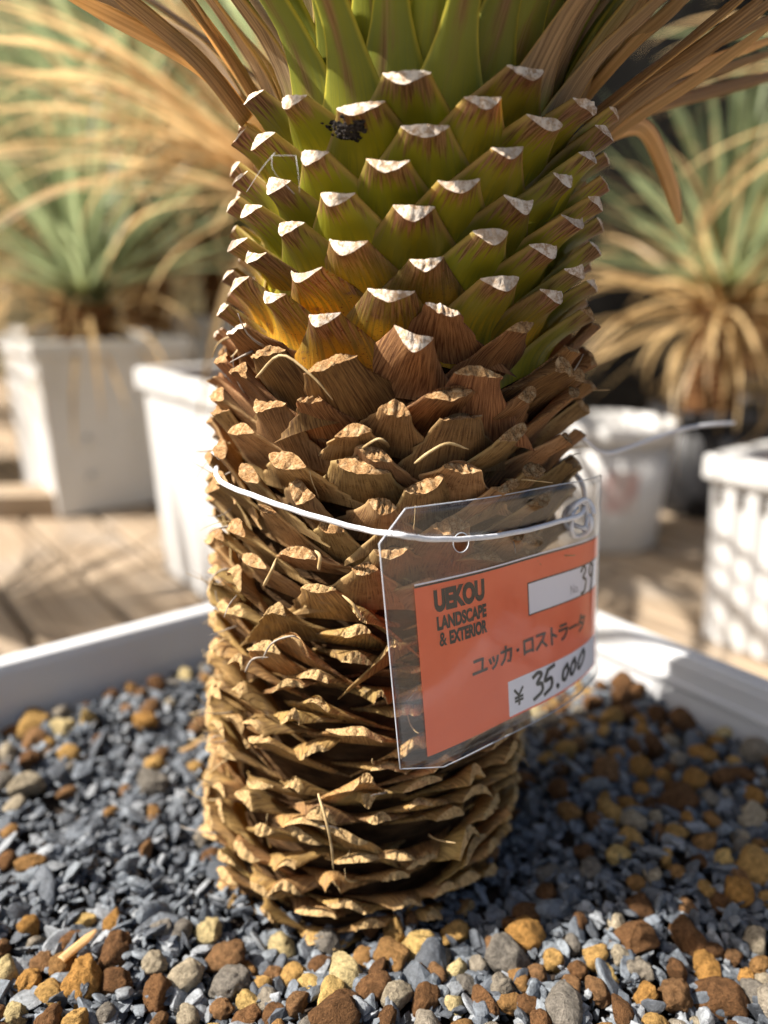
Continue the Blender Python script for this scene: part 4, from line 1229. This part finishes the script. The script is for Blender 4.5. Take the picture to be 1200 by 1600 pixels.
def bg_yucca(x, y, z0, z1, label, ngreen, ndry, scale=1.0, rtr=0.06, seed=0, dset=None, mess=1.0, lim=9.0, group='yuccas in the background pots'):
    r = np.random.default_rng(seed)
    root = empty('potted_yucca', (x, y, z0)); tag(root, label, 'yucca', group)
    H = z1-z0; n = 40; rows = int(max(8, H/0.008)); V = []
    for i in range(rows):
        zz = H*i/(rows-1)
        for k in range(n):
            an = 2*math.pi*k/n; saw = ((k*3/n*5 + i*.5) % 1.0)
            rr = rtr*(1+.10*((i % 2)-.5) + .08*math.sin(an*13+i*1.6))
            V.append((rr*math.cos(an), rr*math.sin(an), zz))
    I = np.arange(rows*n).reshape(rows, n); J = np.roll(I, -1, 1)
    F = [tuple(q) for q in np.stack([I[:-1], J[:-1], J[1:], I[1:]], -1).reshape(-1, 4)] + [tuple(I[-1]), tuple(I[0][::-1])]
    link('trunk', mesh('trunk', np.array(V), F, M_BTRUNK, False), root)
    v, f = ICO[2]; cr_ = link('crown', mesh('crown', v*np.array([rtr*.8, rtr*.8, .07]), f, M_GREEN, True, None, v[:, :2], {'prm': np.tile([.5, 0, 0, 1], (len(v), 1))}), root)
    cr_.location = (0, 0, H+.03)
    for i in range(ngreen):
        fr = i/ngreen; j = min(5, int(fr**0.8*6))
        o = link('leaf', GREENV[j][int(r.integers(0, 3))], cr_)
        az = i*R(GA); o.rotation_euler = (0, r.normal(0, .06), az); o.scale = (scale*r.uniform(.85, 1.1),)*3
        rb = rtr*.7*(fr**.7); o.location = (rb*math.cos(az), rb*math.sin(az), .05 - .06*fr)
    for i in range(ndry):
        j = min(3, int(i/ndry*4))
        if math.cos(i*R(GA)+1.0) > lim: continue
        o = link('leaf', (dset or DRYV)[j][int(r.integers(0, len((dset or DRYV)[j])))], cr_)
        az = i*R(GA)+1.0; o.rotation_euler = (r.normal(0, .12)*mess, r.normal(0, .16)*mess, az + r.normal(0, .2)); o.scale = (scale*r.uniform(.75, 1.1),)*3
        rb = rtr*.8; o.location = (rb*math.cos(az), rb*math.sin(az), -.02 - .06*i/ndry)
    return root
def pot_c(e1, e2, w): q = grid(e1+w/2, e2+w/2); return q[0], q[1]
x, y = pot_c(1.726, .388, .34); bg_yucca(x, y, .33, .455, 'small yucca with upright green leaves in the bossed white pot at left', 150, 45, .95, .065, 1)
x, y = pot_c(.985, .455, .315); bg_yucca(x+.055, y, .31, .67, 'yucca behind the trunk with orange dry leaves sweeping left', 40, 170, 1.2, .062, 2, dset=DRYUP, lim=.1)
x, y = pot_c(2.30, .02, .30); bg_yucca(x, y, .32, .56, 'yucca with hanging dry leaves at the far left edge', 110, 70, 1.1, .075, 3)
x, y = pot_c(2.62, .60, .34); bg_yucca(x, y, .31, .66, 'pale green yucca in the back pot at left', 150, 40, 1.25, .06, 4)
x, y = pot_c(2.35, 1.02, .36); bg_yucca(x, y, .35, .60, 'pale green yucca farthest back, just left of the trunk', 150, 40, 1.25, .06, 5)
bg_yucca(.735, 1.72, .195, .47, 'yucca in the black nursery pot with straw leaves drooping over the pail', 110, 120, .95, .055, 7, dset=[DRYUP[1]+DRYUP[3], DRYV[0]+DRYUP[2], DRYV[1]+DRYUP[3], DRYV[2]+DRYV[3]], mess=3.4)
x, y = pot_c(.262, .985, .30); bg_yucca(x+.04, y+.05, .225, .74, 'yucca in the fluted pot with straw fronds sweeping in at upper right', 40, 70, .95, .055, 6, dset=[DRYUP[1]+DRYV[0], DRYUP[3]+DRYV[0], DRYV[1]+DRYV[0], DRYV[1]+DRYUP[2]], mess=2.0)
bg_yucca(1.00, 2.10, .235, .44, 'yucca in the rear black pot, deep in the shade at right', 80, 60, .7, .055, 9)
bg_yucca(-.72, 2.42, -.155, .86, 'tall yucca with a thick mass of dry leaves behind the bossed pot', 110, 150, 1.35, .07, 14)
bg_yucca(-1.15, 2.95, -.155, .80, 'tall yucca standing on the ground beyond the pots at left', 150, 110, 1.6, .07, 11)
bg_yucca(-.10, 3.0, -.155, .75, 'tall yucca on the ground hidden mostly by the trunk', 150, 60, 1.5, .07, 12)
bg_yucca(-1.9, 3.1, -.155, .80, 'tall yucca on the ground at the far upper left corner', 150, 110, 1.6, .07, 13)

x, y = pot_c(1.35, -.36, .30); bg_yucca(x, y, .28, .42, 'yucca off to the left whose leaves shade the deck', 110, 30, .9, .06, 15)

# ------------------------------------------------------------------ shade cloth fence at the back
def fence(fx0, fx1, fy, top, label, mat, np_):
    fe = empty('shade_fence', ((fx0+fx1)/2, fy, 0)); tag(fe, label, 'fence')
    hw = (fx1-fx0)/2; nx_, nz2 = 60, 12; V = []
    for j in range(nz2):
        for i in range(nx_):
            V.append((-hw+2*hw*i/(nx_-1), .015*math.sin(i*.9)*math.sin(j*.5+1), -0.15+(top+.15)*j/(nz2-1)))
    I = np.arange(nx_*nz2).reshape(nz2, nx_)
    o = link('cloth', mesh('cloth', np.array(V), np.stack([I[:-1, :-1], I[:-1, 1:], I[1:, 1:], I[1:, :-1]], -1).reshape(-1, 4), mat), fe)
    mm = o.modifiers.new('solid', 'SOLIDIFY'); mm.thickness = .004
    for i in range(np_):
        b = Box(); xx = -hw+.1+i*(2*hw-.2)/(np_-1); b.box((xx-.04, .03, -.158), (xx+.04, .11, top-.05)); link('post', b.me('post', M_POST), fe)
fence(0.30, 5.0, 2.75, 2.6, 'tall black shade cloth fence behind the plants at right', M_SHADE, 5)
fence(-5.0, 0.28, 4.3, 2.1, 'olive tan shade cloth fence far behind the left pots', mat_simple('grey_green_cloth', (0.17, 0.155, 0.09), (0.30, 0.27, 0.17), 20, 0.9, 0.1), 5)
